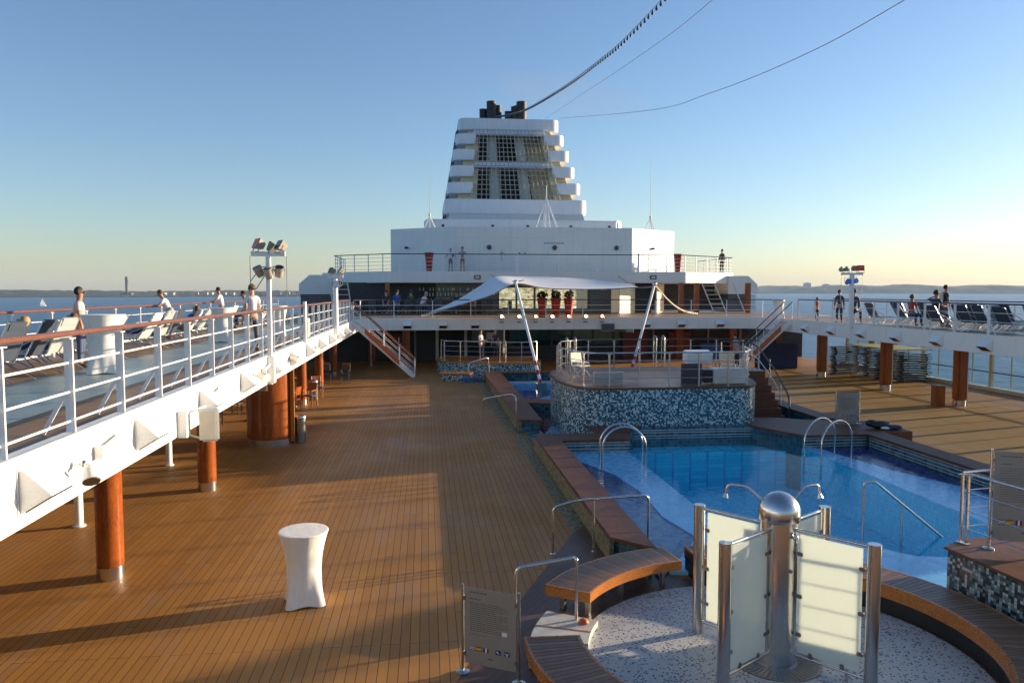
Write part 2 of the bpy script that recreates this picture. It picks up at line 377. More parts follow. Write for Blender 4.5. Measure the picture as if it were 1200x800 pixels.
def walk(path, spacing):
    """points at even spacing with direction"""
    P = [Vector(p) for p in path]; L = [(b_-a).length for a, b_ in zip(P, P[1:])]; T = sum(L); n = max(1, round(T/spacing)); out = []
    for i in range(n+1):
        d = T*i/n; k = 0
        while k < len(L)-1 and d > L[k]: d -= L[k]; k += 1
        dr = (P[k+1]-P[k]).normalized(); out.append((P[k]+dr*d, dr))
    return out
def railing(name, label, path, h, nr, spacing, mrail, mpost, mbar, hr=(.035,.6), post=(.03,.05), bar=.012, group=None, brace=0, z0=.1, cat='railing', skip=()):
    """path at floor level; parts: handrail, rail, post"""
    t_ = thing(name, label, cat, path[0], 0, group); o = Vector(path[0]); P = [Vector(p)-o for p in path]
    MB().tube([p+Vector((0,0,h)) for p in P], hr[0], 8, flat=hr[1]).build('handrail', mrail, t_)
    for i in range(nr):
        z = z0+(h-z0)*(i)/nr if nr > 1 else h*.5
        MB().tube([p+Vector((0,0,z)) for p in P], bar, 6).build('rail', mbar, t_)
    pm = MB().box((0,0,(h-hr[0])/2), (post[0], post[1], h-hr[0]))
    pm.box((0,0,h-hr[0]-.008), (.16, post[1]*1.1, .012)); pm.box((0,0,.008), (.1,max(.1,post[1]),.016))
    if brace: 
        pm.box((0,brace*.17,.28), (post[0]*.6,.05,.62), rx=brace*.5)
    me = pm.mesh('post', mpost)
    for k, (p, d) in enumerate(walk(P, spacing)):
        if k in skip: continue
        mkobj('post', me, t_, p, math.atan2(d.y, d.x))
    return t_
# ------------------------------------------------------------------ setting
CX = 8.7
def mir(x): return 2*CX - x
ISL = []   # island outline
for a, b_ in ((5.35,24.3),(10.7,24.3),(11.25,25.2),(11.75,26.9),(11.75,28.8),(11.6,30.2),(10.9,31.1),(6.1,31.1),(5.0,30.2),(4.6,28.6),(4.6,26.4),(4.8,25.1)): ISL.append((a, b_))
bpy.context.scene.world = w = bpy.data.worlds.new('World'); w.use_nodes = True
SUN_EL, SUN_AZ = 8.5, 75.0      # azimuth from +Y towards +X
wt = NT(w); bg = [n for n in wt.n if n.type == 'BACKGROUND'][0]
sky = wt.n.new('ShaderNodeTexSky'); sky.sky_type = 'NISHITA'; sky.sun_disc = False
sky.sun_elevation = R(SUN_EL); sky.sun_rotation = R(SUN_AZ); sky.air_density = 1.0; sky.dust_density = .45; sky.ozone_density = 2.7; sky.altitude = 0
wt.l.new(wt.mix(1.0, sky.outputs[0], (.975,.955,1.035), 'MULTIPLY'), bg.inputs[0]); bg.inputs[1].default_value = .10
sl = bpy.data.lights.new('sun', 'SUN'); so = bpy.data.objects.new('sun', sl); col.objects.link(so)
sl.energy = 5.0; sl.angle = R(.6); sl.color = (1, .80, .56)
sd = Vector((math.sin(R(SUN_AZ))*math.cos(R(SUN_EL)), math.cos(R(SUN_AZ))*math.cos(R(SUN_EL)), math.sin(R(SUN_EL))))
so.rotation_euler = sd.to_track_quat('Z', 'Y').to_euler(); so.location = (60, 20, 30)
cam = bpy.data.cameras.new('camera'); co = bpy.data.objects.new('camera', cam); col.objects.link(co); sc.camera = co
cam.sensor_width = 36; cam.lens = 27; cam.clip_start = .1; cam.clip_end = 60000
co.location = (0, 0, 4.85); co.rotation_euler = (R(90-3.751), 0, R(-6.327))
vs = sc.view_settings; vs.view_transform = 'Standard'; vs.look = 'None'; vs.exposure = 1.2; vs.gamma = 1; vs.use_curve_mapping = False
SEA = -20
struct(MB().sheet([(-26000,-9000),(26000,-9000),(26000,26000),(-26000,26000)], SEA).build('sea', M['sea']))
def shore(name, x0, x1, y0, y1, hs, seed, depth=900):
    rr = random.Random(seed); mb = MB(); n = 260; d = Vector((x1-x0, y1-y0, 0)); L = d.length; d.normalize(); nn = Vector((-d.y, d.x, 0))
    if nn.dot(Vector(((x0+x1)/2, (y0+y1)/2, 0))) < 0: nn = -nn
    ph = [rr.uniform(0,6.28) for _ in range(8)]
    cols = []
    for i in range(n+1):
        s = i/n; hh = 0
        for k in range(8): hh += math.sin(s*(5+k*6.3)+ph[k])*(.5**(k*.55))
        h = hs(s)*(1+.16*hh) + rr.uniform(-1,1)*1.6
        wob = math.sin(s*17+ph[0])*60+math.sin(s*41+ph[1])*25
        cols.append((s, max(1.5, h), wob))
    prof = ((0,-2),(8,3),(40,4.5),(120,.25),(260,.55),(420,.85),(560,1),(depth,1.0))
    for s, h, wob in cols:
        for (q, z) in prof:
            p = Vector((x0, y0, 0)) + d*L*s + nn*(q+wob)
            zz = z if q < 100 else z*h*(1+.10*math.sin(q*.013+s*90))
            mb.v.append((p.x, p.y, SEA + zz + (rr.uniform(-1,1)*2.0 if q > 100 else 0)))
    m_ = len(prof)
    for i in range(n):
        for j in range(m_-1): mb.f.append((i*m_+j, (i+1)*m_+j, (i+1)*m_+j+1, i*m_+j+1))
    return struct(mb.build(name, M['land']))
shore('shore_hills', -3600, 300, 2650, 3700, lambda s: 36-8*s, 3)
shore('shore_hills', 1500, 9500, 7600, 4200, lambda s: 62+22*math.sin(s*2.6+.4), 5)
# memorial tower on the left shore
t_ = thing('memorial_tower', 'tall dark tower standing on the far wooded shore', 'tower', (-1262, 3420, SEA+8))
MB().lathe([(9,0),(8.5,8),(6.5,10),(6,62),(7,63),(7,72),(4,78)], 10).build('shaft', M['dgrey'], t_)
MB().box((0,0,5),(44,34,10)).build('base_hall', M['dgrey'], t_)
# shore houses
for i in range(26):
    x = -1100 + i*36 + rnd.uniform(-14,14) if i < 20 else -2800+(i-20)*210+rnd.uniform(-40,40)
    y = 2650 + (x+3600)/3900*1050 + 60 + rnd.uniform(0,130)
    h = rnd.uniform(5,9); hw = thing('shore_house', f'{NTH[i%16] if i<16 else "another"} tiny pale house from the left along the far left shore', 'house', (x, y, SEA+6), rnd.uniform(-.4,.4), 'tiny pale houses on the far left shore')
    hw['label'] = 'tiny pale house at the water on the far left shore'
    a = rnd.uniform(10,22); MB().box((0,0,h/2),(a,10,h)).build('wall', M['farwall'], hw)
    MB().prism([(-5.5,0),(5.5,0),(0,4)],-a/2,a/2).build('roof', M['orange'], hw)
    r_ = hw.children[-1]; r_.rotation_euler = (R(90),0,R(90)); r_.location = (0,0,h)
for i, (x, h) in enumerate(((0,0),(1,1))):
    bt = thing('apartment_tower', ['hazy square tower block on the far right shore, left of the pair','hazy lower tower block on the far right shore, right of the pair'][i], 'building', (3690+i*160, 7150-i*60, SEA+45), .2)
    MB().box((0,0,18-i*8),(54,45,80-i*10)).build('wall', M['grey'], bt); MB().box((0,0,60-i*13),(24,20,5)).build('roof_house', M['grey'], bt)
# sail boat
t_ = thing('sailboat', 'small white sailing boat alone on the sea', 'sailboat', (-640, 1368, SEA), .5)
MB().prism([(-4,-.9),(3,-1.1),(5.2,0),(3,1.1),(-4,.9)], -.2, 1.1).build('hull', M['white'], t_)
MB().tube([(0,0,1),(0,0,13.5)], .12, 6).build('mast', M['white'], t_)
MB().prism([(-.1,0),(-4.2,0),(-.3,11)], -.03, .03).build('sail', M['white'], t_); t_.children[-1].rotation_euler = (R(90),0,0); t_.children[-1].location = (0,0,2)
MB().prism([(.2,0),(4.6,0),(.3,9.5)], -.03, .03).build('sail', M['white'], t_); t_.children[-1].rotation_euler = (R(90),0,0); t_.children[-1].location = (0,0.1,1.6)
# hull under everything (deck level 0)
X0, X1 = -10.2, 27.6
t_ = thing('ship_hull', 'white hull side below the open deck', 'ship hull', (CX, 40, SEA))
MB().bb(X0-CX, 3.3-CX, -55, 60, 0, -SEA-.02).bb(14.1-CX, X1-CX, -55, 60, 0, -SEA-.02).bb(3.3-CX,14.1-CX,-55,-35,0,-SEA-.02).bb(3.3-CX,14.1-CX,1.0,60,0,-SEA-.02).bb(3.3-CX,14.1-CX,-35,1,0,-SEA-2).build('hull_shell', M['hull'], t_)
# main deck: sheets around the pool complex
dk = MB().sheet([(X0,-15),(3.3,-15),(3.3,60),(X0,60)], 0).sheet([(14.1,-15),(X1,-15),(X1,60),(14.1,60)], 0).sheet([(3.3,-15),(14.1,-15),(14.1,5),(3.3,5)], 0).sheet([(3.3,41),(14.1,41),(14.1,60),(3.3,60)], 0)
dk.sheet([(3.3,5),(7.6,5),(7.6,11.0),(6.4,12.2),(4.2,12.7),(3.3,12.6)], 0).sheet([(7.6,5),(14.1,5),(14.1,10.9),(7.6,10.9)], 0)
struct(dk.build('main_deck', M['deck']))
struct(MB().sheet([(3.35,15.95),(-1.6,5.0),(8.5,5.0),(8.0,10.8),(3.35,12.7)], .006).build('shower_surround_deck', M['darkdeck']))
S = (4.52, 9.34)
struct(MB().prism([S_ for S_ in arc(S[0],S[1],2.6,0,360,64)[:-1]], .007, .014).build('shower_floor', M['speckle']))
# ---- pool basin
wz = .13
bs = MB()
bs.prism([(3.86,12.2),(5.2,14.2),(4.95,15.6),(5.05,17.6),(4.85,19.4),(4.1,21.4),(3.86,22.2)], -1.4, .045)
bs.prism([(13.55,11),(13.55,22.2),(11.7,22.8),(12.3,19.2),(13.05,17.2),(13.2,14.5),(12.4,11.2)], -1.4, .045)
struct(bs.build('pool_dark_ledge', M['t_navy']))
lb = MB()
lb.prism([(5.2,14.2),(4.95,15.6),(5.05,17.6),(4.85,19.4),(4.1,21.4),(3.86,22.2),(5.6,22.9),(5.93,22.9),(5.93,13.9)], -1.4, .07)
lb.prism([(11.47,13.9),(11.47,22.9),(11.7,22.8),(12.3,19.2),(13.05,17.2),(13.2,14.5),(12.4,11.2),(11.47,11.2)], -1.4, .07)
lb.prism([(7.9,13.9),(8.25,13.4),(8.75,12.75),(9.4,12.6),(11.47,12.6),(11.47,11.0),(7.7,11.0),(6.6,12.0),(4.1,12.5),(5.2,14.2),(5.93,13.9)], -1.4, .068)
struct(lb.build('pool_pale_ledge', M['t_light']))
struct(MB().prism([(3.87,12.3),(4.95,14.3),(4.9,16),(4.4,17.6),(3.87,18.2)], -.42, .055).build('pool_reflection_ledge', M['t_slate']))  # slate colour stands for the reflection and underwater shapes
struct(MB().sheet([(3.8,10.9),(13.7,10.9),(13.7,24.5),(3.8,24.5)], -1.35).bb(5.9,11.5,23.0,24.3,-1.4,-.2).prism([(5.932,13.9),(5.96,13.9),(5.96,23.0),(5.932,23.0)],-1.34,.05).prism([(11.44,12.6),(11.468,12.6),(11.468,23.0),(11.44,23.0)],-1.34,.05).build('pool_floor', M['t_deep']))
# basin retaining walls with tile bands
wl = MB()
wl.prism([(3.3,13.3),(3.84,12.75),(3.84,22.15),(3.3,22.15)], -1.4, .40)
wl.prism([(13.56,11),(14.08,11),(14.08,22.15),(13.56,22.15)], -1.4, .40)
wl.prism([(3.3,22.2),(6.0,22.2),(6.1,23.0),(6.8,24.28),(5.4,24.6),(5.2,23.1),(3.3,23.1)], -1.4, .40)
wl.prism([(14.08,22.2),(11.45,22.2),(11.3,23.0),(10.4,24.28),(11.2,25.3),(12.3,25.2),(14.08,24.3)], -1.4, .40)
wl.prism([(6.6,24.0),(10.6,24.0),(10.6,24.28),(6.6,24.28)], -1.4, .43)
wl.prism([(3.85,29.85),(5.0,29.6),(6.0,30.3),(6.0,31.0),(4.8,30.6),(3.85,30.9)], -.5, .40)
wl.prism([(3.2,26.0),(3.84,26.0),(3.84,41.2),(3.2,41.2)], -.5, .40); wl.prism([(13.56,24.9),(14.08,24.9),(14.08,41.2),(13.56,41.2)], -.5, .40); wl.prism([(3.2,41.2),(14.08,41.2),(14.08,41.7),(3.2,41.7)], -.5, .40)
wl.prism([(3.3,23.1),(3.84,23.1),(3.84,26.0),(3.3,26.0)], -.5, .10)
struct(wl.build('pool_wall', M['tileband']))
wb = MB()
for z in (.08,.16,.26,.34):
    wb.bb(6.1,10.9,23.985,24.0,z,z+.022); wb.bb(3.86,6.0,22.185,22.2,z,z+.022); wb.bb(11.5,13.5,22.185,22.2,z,z+.022); wb.bb(13.545,13.56,11,22.1,z,z+.02)
struct(wb.build('pool_overflow_trim', M['stone']))
# wooden copings
def coping(poly, z0=.402, z1=.465, label='coping'):
    o_ = MB().prism(poly, z0, z1).build('pool_coping', M['coping'], bevel=.015); struct(o_); return o_
coping([(3.22,13.2),(3.22,22.6),(3.3,23.0),(3.45,23.25),(3.9,23.2),(6.0,23.12),(6.18,22.75),(6.12,22.3),(5.9,22.1),(3.92,22.1),(3.9,12.5)])
coping([(14.15,11.0),(14.15,22.6),(14.3,24.4),(12.7,24.9),(12.2,25.3),(11.3,25.4),(10.75,24.4),(10.45,24.2),(10.9,23.1),(11.45,22.05),(13.45,22.05),(13.45,11.0)])
coping([(6.95,24.25),(6.1,23.15),(5.2,23.2),(5.1,24.6),(5.35,24.25)], .405, .475)
coping([(3.12,25.9),(3.9,25.7),(3.95,29.8),(4.9,29.5),(5.6,29.7),(6.3,30.3),(6.1,31.1),(4.9,30.7),(3.95,30.9),(3.95,41.0),(13.5,41.0),(13.5,24.95),(14.2,24.85),(14.2,41.8),(3.0,41.8)])
# seams across the left coping
sm = MB()
for k in range(9): sm.bb(3.2,3.91,13.4+k*1.05,13.41+k*1.05,.4655,.4675)
struct(sm.build('pool_coping_seam', M['black']))
struct(MB().sheet([(2.88,14.9),(3.21,15.4),(3.21,26),(2.88,25.6)], .008).sheet([(2.7,26),(3.1,26),(3.0,41.8),(2.6,41.8)], .008).build('pool_gutter', M['mosaic3']))
wm = MB().prism([(3.22,13.2),(3.30,13.2),(3.30,23.0),(3.22,23.0)], 0, .40).prism([(3.10,26.0),(3.2,26.0),(3.2,41.7),(3.10,41.7)], 0, .40).prism([(14.08,11),(14.12,11),(14.12,41.7),(14.08,41.7)],0,.4)
struct(wm.build('pool_kerb_mosaic', M['mosaic3']))
# upper pools
struct(MB().sheet([(3.8,23.1),(13.6,23.1),(13.6,41.3),(3.8,41.3)], -.45).build('upper_pool_floor', M['t_navy']))
struct(MB().prism([(4.0,23.15),(5.2,23.15),(4.6,26.5),(4.7,28.2),(3.9,25.8)], -.44, -.12).prism([(5.2,31.2),(7.5,31.2),(9.0,33.5),(8.4,36.5),(6.6,37.0),(5.2,35.0),(4.9,32.5)], -.44,-.1).prism([(3.95,40.3),(13.4,40.3),(13.4,41.0),(3.95,41.0)], -.44,-.1).build('upper_pool_pale_ledge', M['t_light']))
struct(MB().sheet([(3.86,12.45),(5.5,12.55),(6.7,12.0),(7.75,11.0),(13.55,11.0),(13.55,22.2),(11.5,22.2),(11.4,23.0),(10.7,24.0),(6.6,24.0),(6.1,23.0),(6.0,22.2),(3.86,22.2)], wz).build('pool_water', M['water']))
struct(MB().sheet([(3.86,23.12),(5.2,23.12),(5.3,24.5),(4.6,26.4),(4.6,28.8),(5.1,29.7),(3.86,29.8)], wz+.04).sheet([(3.86,30.9),(13.5,30.9),(13.5,41.1),(3.86,41.1)], wz+.10).sheet([(12.6,25.2),(13.5,24.9),(13.5,29.3),(13.2,29.3),(13.2,26.5),(11.8,26.6),(11.2,25.4)], wz+.04).build('upper_pool_water', M['water']))
# ------------------------------------------------------------------ galleries
ZG = 3.15
def inner_path(side, y0=-8, z=ZG):
    p = [(-4.2, y0), (-4.2, 10), (-4.2, 20), (-4.2, 30), (-4.2, 38), (-4.2, 43.0)] 
    return [Vector((x if side < 0 else mir(x), y, z)) for x, y in p]
for s, nm, lb_ in ((-1,'left','long white gallery deck on the left, its edge in full sun'), (1,'right','white gallery deck on the right above sea windows, its edge in shade')):
    f = (lambda x: x) if s < 0 else mir
    g = thing('side_gallery', lb_, 'gallery', (f(-4.2), 0, 0)); ox = f(-4.2); ys = -8 if s < 0 else 17.0
    xa, xb = sorted((f(-10.05)-ox, f(-4.26)-ox))
    MB().bb(xa, xb, ys, 48.2, 2.62, ZG-.004).build('deck_slab', M['white'], g)
    fa = MB(); xa, xb = sorted((f(-4.30)-ox, f(-4.14)-ox)); fa.bb(xa, xb, ys, 46.9, 2.42, ZG+.03); fa.build('fascia', M['white'], g, bevel=.012)
    q = MB()
    for k in range(16): 
        if ys+1.5+k*3.1 < 46: q.bb(f(-4.14)-ox-.006,f(-4.14)-ox+.006,ys+1.5+k*3.1-.012,ys+1.5+k*3.1+.012,2.43,ZG+.02)
    q.bb(f(-4.14)-ox-.02,f(-4.14)-ox+.02,ys,46.8,ZG+.0,ZG+.034); sm_ = q.build('weld_seam', M['offwhite'], g)
    fl = MB(); xa, xb = sorted((f(-10.0)-ox, f(-4.31)-ox)); fl.sheet([(xa,ys),(xb,ys),(xb,48.2),(xa,48.2)], ZG); fl.build('floor_boards', M['deck2'], g)
    xa, xb = sorted((f(-7.5)-ox, f(-5.35)-ox)); MB().sheet([(xa,ys),(xb,ys),(xb,40),(xa,40)], ZG+.004).build('painted_walkway', M['green_floor'], g)
    ov = MB(); xa, xb = sorted((f(-10.2)-ox, f(-10.05)-ox)); ov.bb(xa, xb, ys, 52, 2.42, ZG+.05); ov.build('outer_fascia', M['white'], g)
    if s > 0:
        q = MB().prism([(17.1,2.95),(17.9,2.95),(17.8,3.2),(17.2,3.44),(16.7,3.68),(16.1,3.88),(15.6,3.97),(15.5,3.62),(16.3,3.54),(16.9,3.28)], -.06, .06).build('end_shadow_profile', M['white'], g); q.rotation_euler = (R(90),0,R(90)); q.location = (.1,0,0)  # unseen piece, shaped to cast the curved shadow on the near deck
# railings of the galleries
railing('gallery_railing','white railing with varnished handrail along the inner edge of the left gallery',[(-4.22,.5,ZG),(-4.22,20,ZG),(-4.22,42.9,ZG)],1.2,3,1.53,M['rail_wood'],M['white2'],M['white2'],hr=(.05,.7),post=(.028,.1),bar=.015,brace=1,z0=.16)
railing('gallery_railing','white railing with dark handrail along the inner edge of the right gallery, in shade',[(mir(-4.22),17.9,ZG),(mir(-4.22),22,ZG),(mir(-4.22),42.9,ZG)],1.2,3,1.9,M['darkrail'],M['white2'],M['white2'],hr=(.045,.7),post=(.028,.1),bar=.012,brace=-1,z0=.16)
railing('sea_railing','white outer railing with varnished handrail between the left loungers and the sea',[(-9.7,-2,ZG),(-9.7,20,ZG),(-9.0,48,ZG)],1.2,4,1.9,M['rail_wood'],M['white2'],M['white2'],hr=(.05,.7),post=(.03,.08),bar=.01)
railing('sea_railing','white outer railing between the right loungers and the sea',[(27.1,17.2,ZG),(27.1,22,ZG),(26.6,48,ZG)],1.2,4,1.9,M['rail_wood'],M['white2'],M['white2'],hr=(.045,.7),post=(.03,.08),bar=.01)
a = thing('shadow_panel','unseen white panel added for shade on the outboard side of the right gallery','shadow_panel',(27.35,29.9,ZG)); MB().bb(-.04,.04,-2.2,2.0,.05,1.75).build('panel', M['white2'], a)  # out of view, added to shade a band of the main deck
for y in (-2.1,0,1.9): MB().bb(.05,.12,y-.04,y+.04,0,1.8).build('post', M['white2'], a)
# aft bridge gallery
ag = thing('aft_gallery', 'white cross gallery joining both sides in front of the funnel', 'gallery', (CX, 48, 0))
def afp(off=0):
    L_ = [(-4.2+off,46.9),(-3.85,47.6),(-3.1,48.05),(-2,48.2)]; return L_
pl = [(-4.28,46.9),(-3.9,47.65),(-3.1,48.1),(-2,48.25)]; pl = pl+[(mir(x),y) for x, y in reversed(pl)]
MB().prism([(x-CX,y-48) for x, y in pl+[(26.9,48.2),(26.9,60),(-9.5,60),(-9.5,48.2)]], 2.62, ZG-.003).build('deck_slab', M['white'], ag)
MB().sheet([(x-CX,y-48+.12) for x, y in pl+[(26.9,48.2),(26.9,60),(-9.5,60),(-9.5,48.2)]], ZG+.003).build('floor_boards', M['deck2'], ag)
fo = [(-4.14,46.9),(-3.8,47.55),(-3.05,47.98),(-2,48.1)]; fo = fo+[(mir(x),y) for x, y in reversed(fo)]
fi = [(-4.28,46.9),(-3.9,47.68),(-3.1,48.13),(-2,48.27)]; fi = fi+[(mir(x),y) for x, y in reversed(fi)]
MB().prism([(x-CX,y-48) for x, y in fo+fi[::-1]], 2.42, ZG+.03).build('fascia', M['white'], ag)
rp = [(-4.2,44.9,ZG),(-4.2,46.8,ZG),(-3.8,47.7,ZG),(-3.05,48.1,ZG),(-2,48.25,ZG)]; rp = rp+[(mir(x),y,z) for x, y, z in reversed(rp)]
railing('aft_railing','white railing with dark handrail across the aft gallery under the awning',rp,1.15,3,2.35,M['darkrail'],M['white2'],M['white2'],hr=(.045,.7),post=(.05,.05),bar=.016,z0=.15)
# pillars
for i, y in enumerate((13.45, 19.25)):
    p = thing('wooden_pillar', [f'nearest varnished round pillar under the left gallery, steel foot', 'second varnished round pillar under the left gallery, before the wide drum'][i], 'pillar', (-5.37, y, 0), 0, 'varnished pillars under the galleries')
    MB().cyl((0,0,.2),(0,0,2.62),.215,n=28).build('shaft', M['pillar'], p); MB().cyl((0,0,0),(0,0,.22),.225,n=28).build('steel_foot', M['steel'], p)
for i, y in enumerate((33.6, 39.0, 45.0)):
    p = copy_tree(p if i == 0 else p, (-5.37, y, 0), 0, ['third varnished pillar under the left gallery, behind the wooden chair','fourth varnished pillar under the left gallery, by the dark chairs','farthest varnished pillar under the left gallery corner'][i])
ry = (30.1, 35.4, 41.6, 47.2, 24.5, 19)
for i, y in enumerate(ry[:4]):
    p = thing('wooden_pillar', ['large dark varnished pillar under the right gallery, nearest on that side','second varnished pillar under the right gallery, beside the stacked sunbeds','third varnished pillar under the right gallery, left of the sunbed stacks','farthest varnished pillar on the right, behind the stair'][i], 'pillar', (22.45, y, 0), 0, 'varnished pillars under the galleries')
    MB().box((0,0,1.42),(.44,.44,2.4)).build('shaft', M['pillar'], p, bevel=.06); MB().cyl((0,0,0),(0,0,.24),.25,n=24).build('steel_foot', M['steel'], p)
    if i < 3: MB().bb(.225,.29,-.12,.12,.0,2.6).build('side_trim', M['alu'], p)
for i, y in enumerate((16.5, 22.1)):
    p = thing('white_post', ['near thin white post below the left gallery','far thin white post below the left gallery, left of the wide drum'][i], 'post', (-7.18, y, 0), 0, 'thin white posts under the left gallery')
    MB().cyl((0,0,0),(0,0,2.62),.085,n=16).build('shaft', M['white2'], p); MB().cyl((0,0,0),(0,0,.03),.13,n=16).build('foot_plate', M['white2'], p)
# wide drum column
p = thing('wooden_drum', 'wide varnished wooden drum column with a small plaque under the left gallery', 'column', (-5.0, 25.15, 0))
dp = [(x,y) for x, y in arc(0,0,.82,0,360,48)[:-1]]
dp = [(x*.9, y*1.0) for x, y in dp]
MB().prism(dp, .2, 2.62).build('casing', M['pillar'], p); MB().prism([(x*1.015,y*1.015) for x, y in dp], 0, .21).build('steel_foot', M['steel'], p)
pq = MB().box((-.08,-.845,1.88),(.30,.02,.22)).build('plaque', M['cream'], p)
q = MB(); 
for k in range(3): q.box((-.08,-.857,1.94-k*.055),(.2,.004,.014))
q.build('plaque_lines', M['sign_ink'], pq)
MB().box((.74,-.35,1.35),(.12,.12,2.5)).build('side_strip', M['edge'], p)
# outer lower walls: windows to the sea
def window_wall(x, label, gl, wallm, y0, y1, sp, low=.55):
    t = thing('window_wall', label, 'wall', (x, y0, 0)); L_ = y1-y0
    MB().bb(-.08,.08,0,L_,0,.14).build('sill', wallm, t); MB().bb(-.08,.08,0,L_,2.3,2.62).build('header', wallm, t)
    mu = MB(); n = int(L_/sp); pm = MB().bb(-.07,.07,-.09,.09,.14,2.3).mesh('post', wallm)
    th = MB().bb(-.025,.025,-.03,.03,.14,2.3).mesh('mullion', M['offwhite'])
    sr = MB().bb(-.02,.02,.09,sp-.09,.86,.91).mesh('sill_rail', M['black']); gp = MB().bb(-.006,.006,.09,sp-.09,.14,2.3).mesh('pane', gl)
    for k in range(n+1):
        mkobj('post', pm, t, (0,k*sp,0))
        if k < n: mkobj('mullion', th, t, (0,(k+.5)*sp,0)); mkobj('sill_rail', sr, t, (0,k*sp,0)); mkobj('pane', gp, t, (0,k*sp,0))
    return t
window_wall(27.45, 'cream framed window wall facing the sea under the right gallery', M['glass'], M['cream'], 6, 48, 2.6)
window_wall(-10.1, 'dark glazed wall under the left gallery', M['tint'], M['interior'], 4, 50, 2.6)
struct(MB().bb(27.2,27.36,6,48,0,.18).build('deck_kerb', M['cream']))
# service trims on the gallery ceiling
# ------------------------------------------------------------------ aft structures
t = thing('aft_bar_front', 'dark recessed back wall with teal windows under the aft gallery', 'bar', (CX, 54, 0))
def rel(cx, cy, poly): return [(x-cx, y-cy) for x, y in poly]
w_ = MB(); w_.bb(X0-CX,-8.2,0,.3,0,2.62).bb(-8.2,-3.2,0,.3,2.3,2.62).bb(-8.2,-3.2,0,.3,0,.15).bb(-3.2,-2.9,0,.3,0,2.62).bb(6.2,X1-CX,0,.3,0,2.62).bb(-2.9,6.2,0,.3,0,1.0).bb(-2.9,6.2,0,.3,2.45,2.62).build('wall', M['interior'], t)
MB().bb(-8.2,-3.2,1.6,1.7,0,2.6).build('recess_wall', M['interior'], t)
for k in range(6):
    x = -2.9+k*1.5; MB().bb(x, x+.12, -.03,.3,1.0,2.45).build('window_frame', M['dgrey'], t)
    MB().bb(x+.12, x+1.5, .1,.12,1.0,2.45).build('pane', M['teal'], t)
bl = MB().bb(-2.9,6.2,2.3,2.4,.9,2.45).build('lit_back_wall', M['goldwall'], t)
MB().bb(-2.9,6.2,1.2,1.8,.0,1.3).build('counter', mat('teal_counter',(.02,.14,.24),.3), t)
for k,(a,b_) in enumerate(((-8.1,-7.9),(-6.1,-5.9),(-4.9,-4.7),(-9.6,-9.45),(7.5,7.6),(9.2,9.3),(11.6,11.7),(14.0,14.15))): MB().bb(a,b_,-.12,-.02,0,2.5).build('door_frame', M['offwhite'] if k<3 else M['grey'], t)
for a in (-12.2, 5.6+0,): pass
MB().bb(-5.6,-3.4,-.9,-.8,1.3,2.35).build('notice_board', mat('green_board',(.10,.15,.12),.4), t); MB().bb(-4.6,-4.0,-.93,-.9,1.5,2.0).build('paper', M['screen'], t)
for a in (-12.7,-4.9+14,13.1): MB().bb(a,a+.5,-.6,-.2,0,2.62).build('wood_post', M['pillar'], t)
for a,b_ in ((-11.2,-10.4),(5.2,7.0),(8.6,10.2)): MB().bb(a,b_,-.45,-.2,0,1.9).build('red_panel', M['darkred'], t)
MB().bb(10.9,12.3,-.8,-.3,0,1.1).build('blue_bin', M['blue'], t)
for i,(a,z) in enumerate(((12.6,2.35),(13.6,2.35),(-9,2.4))): MB().bb(a,a+.4,-.1,0,z-.12,z+.1).build('notice', M['grey'], t)
# upper deck (third level)
t = thing('upper_deck', 'white upper deck with angled corners in front of the deckhouse', 'deck', (CX, 60, 0))
po = [(-2.6,58),(mir(-2.6),58),(25.4,61.8),(25.4,72),(-7.3,72),(-7.3,61.8)]
MB().prism(rel(CX,60,po), 5.47, 6.33).build('deck_slab', M['white'], t, bevel=.03)
MB().prism(rel(CX,60,[(x*1.0+(.12 if x<CX else -.12),y+.12) for x,y in po]), 6.33,6.335).build('deck_floor', M['green_floor'], t)
pth = [(-7.2,70,6.34),(-7.2,61.9,6.34),(-2.55,58.1,6.34),(mir(-2.55),58.1,6.34),(25.3,61.9,6.34),(25.3,70,6.34)]
railing('upper_railing','thin white railing with dark top rail round the upper deck',pth,1.28,4,1.45,M['darkrail'],M['white2'],M['white2'],hr=(.05,.7),post=(.05,.05),bar=.016,z0=.15)
q = MB()
for x in (6.8,10,13,16.2): q.bb(x-CX,x-CX+.12,-1.93,-1.83,6.33,7.75)
for x in (-1.9,1.2): q.bb(x-CX,x-CX+.1,-1.93,-1.83,6.33,7.6)
q.build('stanchion', M['white2'], t)
for x in (2.7+1.1, 17.4): l_=MB().bb(x-CX-.25,x-CX+.25,-2.08,-2.0,5.75,6.05).build('vent_box', M['dgrey'], t); MB().bb(x-CX-.15,x-CX+.15,-2.1,-2.08,5.82,5.98).build('lens', M['offwhite'], l_)
# second level interior: bar left, glazed wall, lit panels right
t = thing('aft_lounge', 'shaded lounge behind the aft railing with bright windows and cream panels', 'bar', (CX, 59, ZG))
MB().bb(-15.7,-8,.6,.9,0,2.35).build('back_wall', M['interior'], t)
MB().bb(-8,-3.2,.2,.5,0,2.35).build('grey_wall', mat('grey_green_wall',(.16,.18,.16),.5), t)
MB().bb(-3.2,3.9,.2,.5,0,.35).bb(-3.2,3.9,.2,.5,1.95,2.35).bb(3.9,5.7,.2,.5,0,2.35).build('window_wall', mat('grey_green_wall2',(.17,.19,.17),.5), t)
for k in range(6): f_=MB().bb(-3.2+k*1.42-.06,-3.2+k*1.42+.06,.15,.5,.35,1.95).build('window_frame', M['dgrey'], t)
for k in range(5): MB().bb(-3.14+k*1.42,-1.84+k*1.42,.3,.32,.35,1.95).build('pane', M['glass'], t)
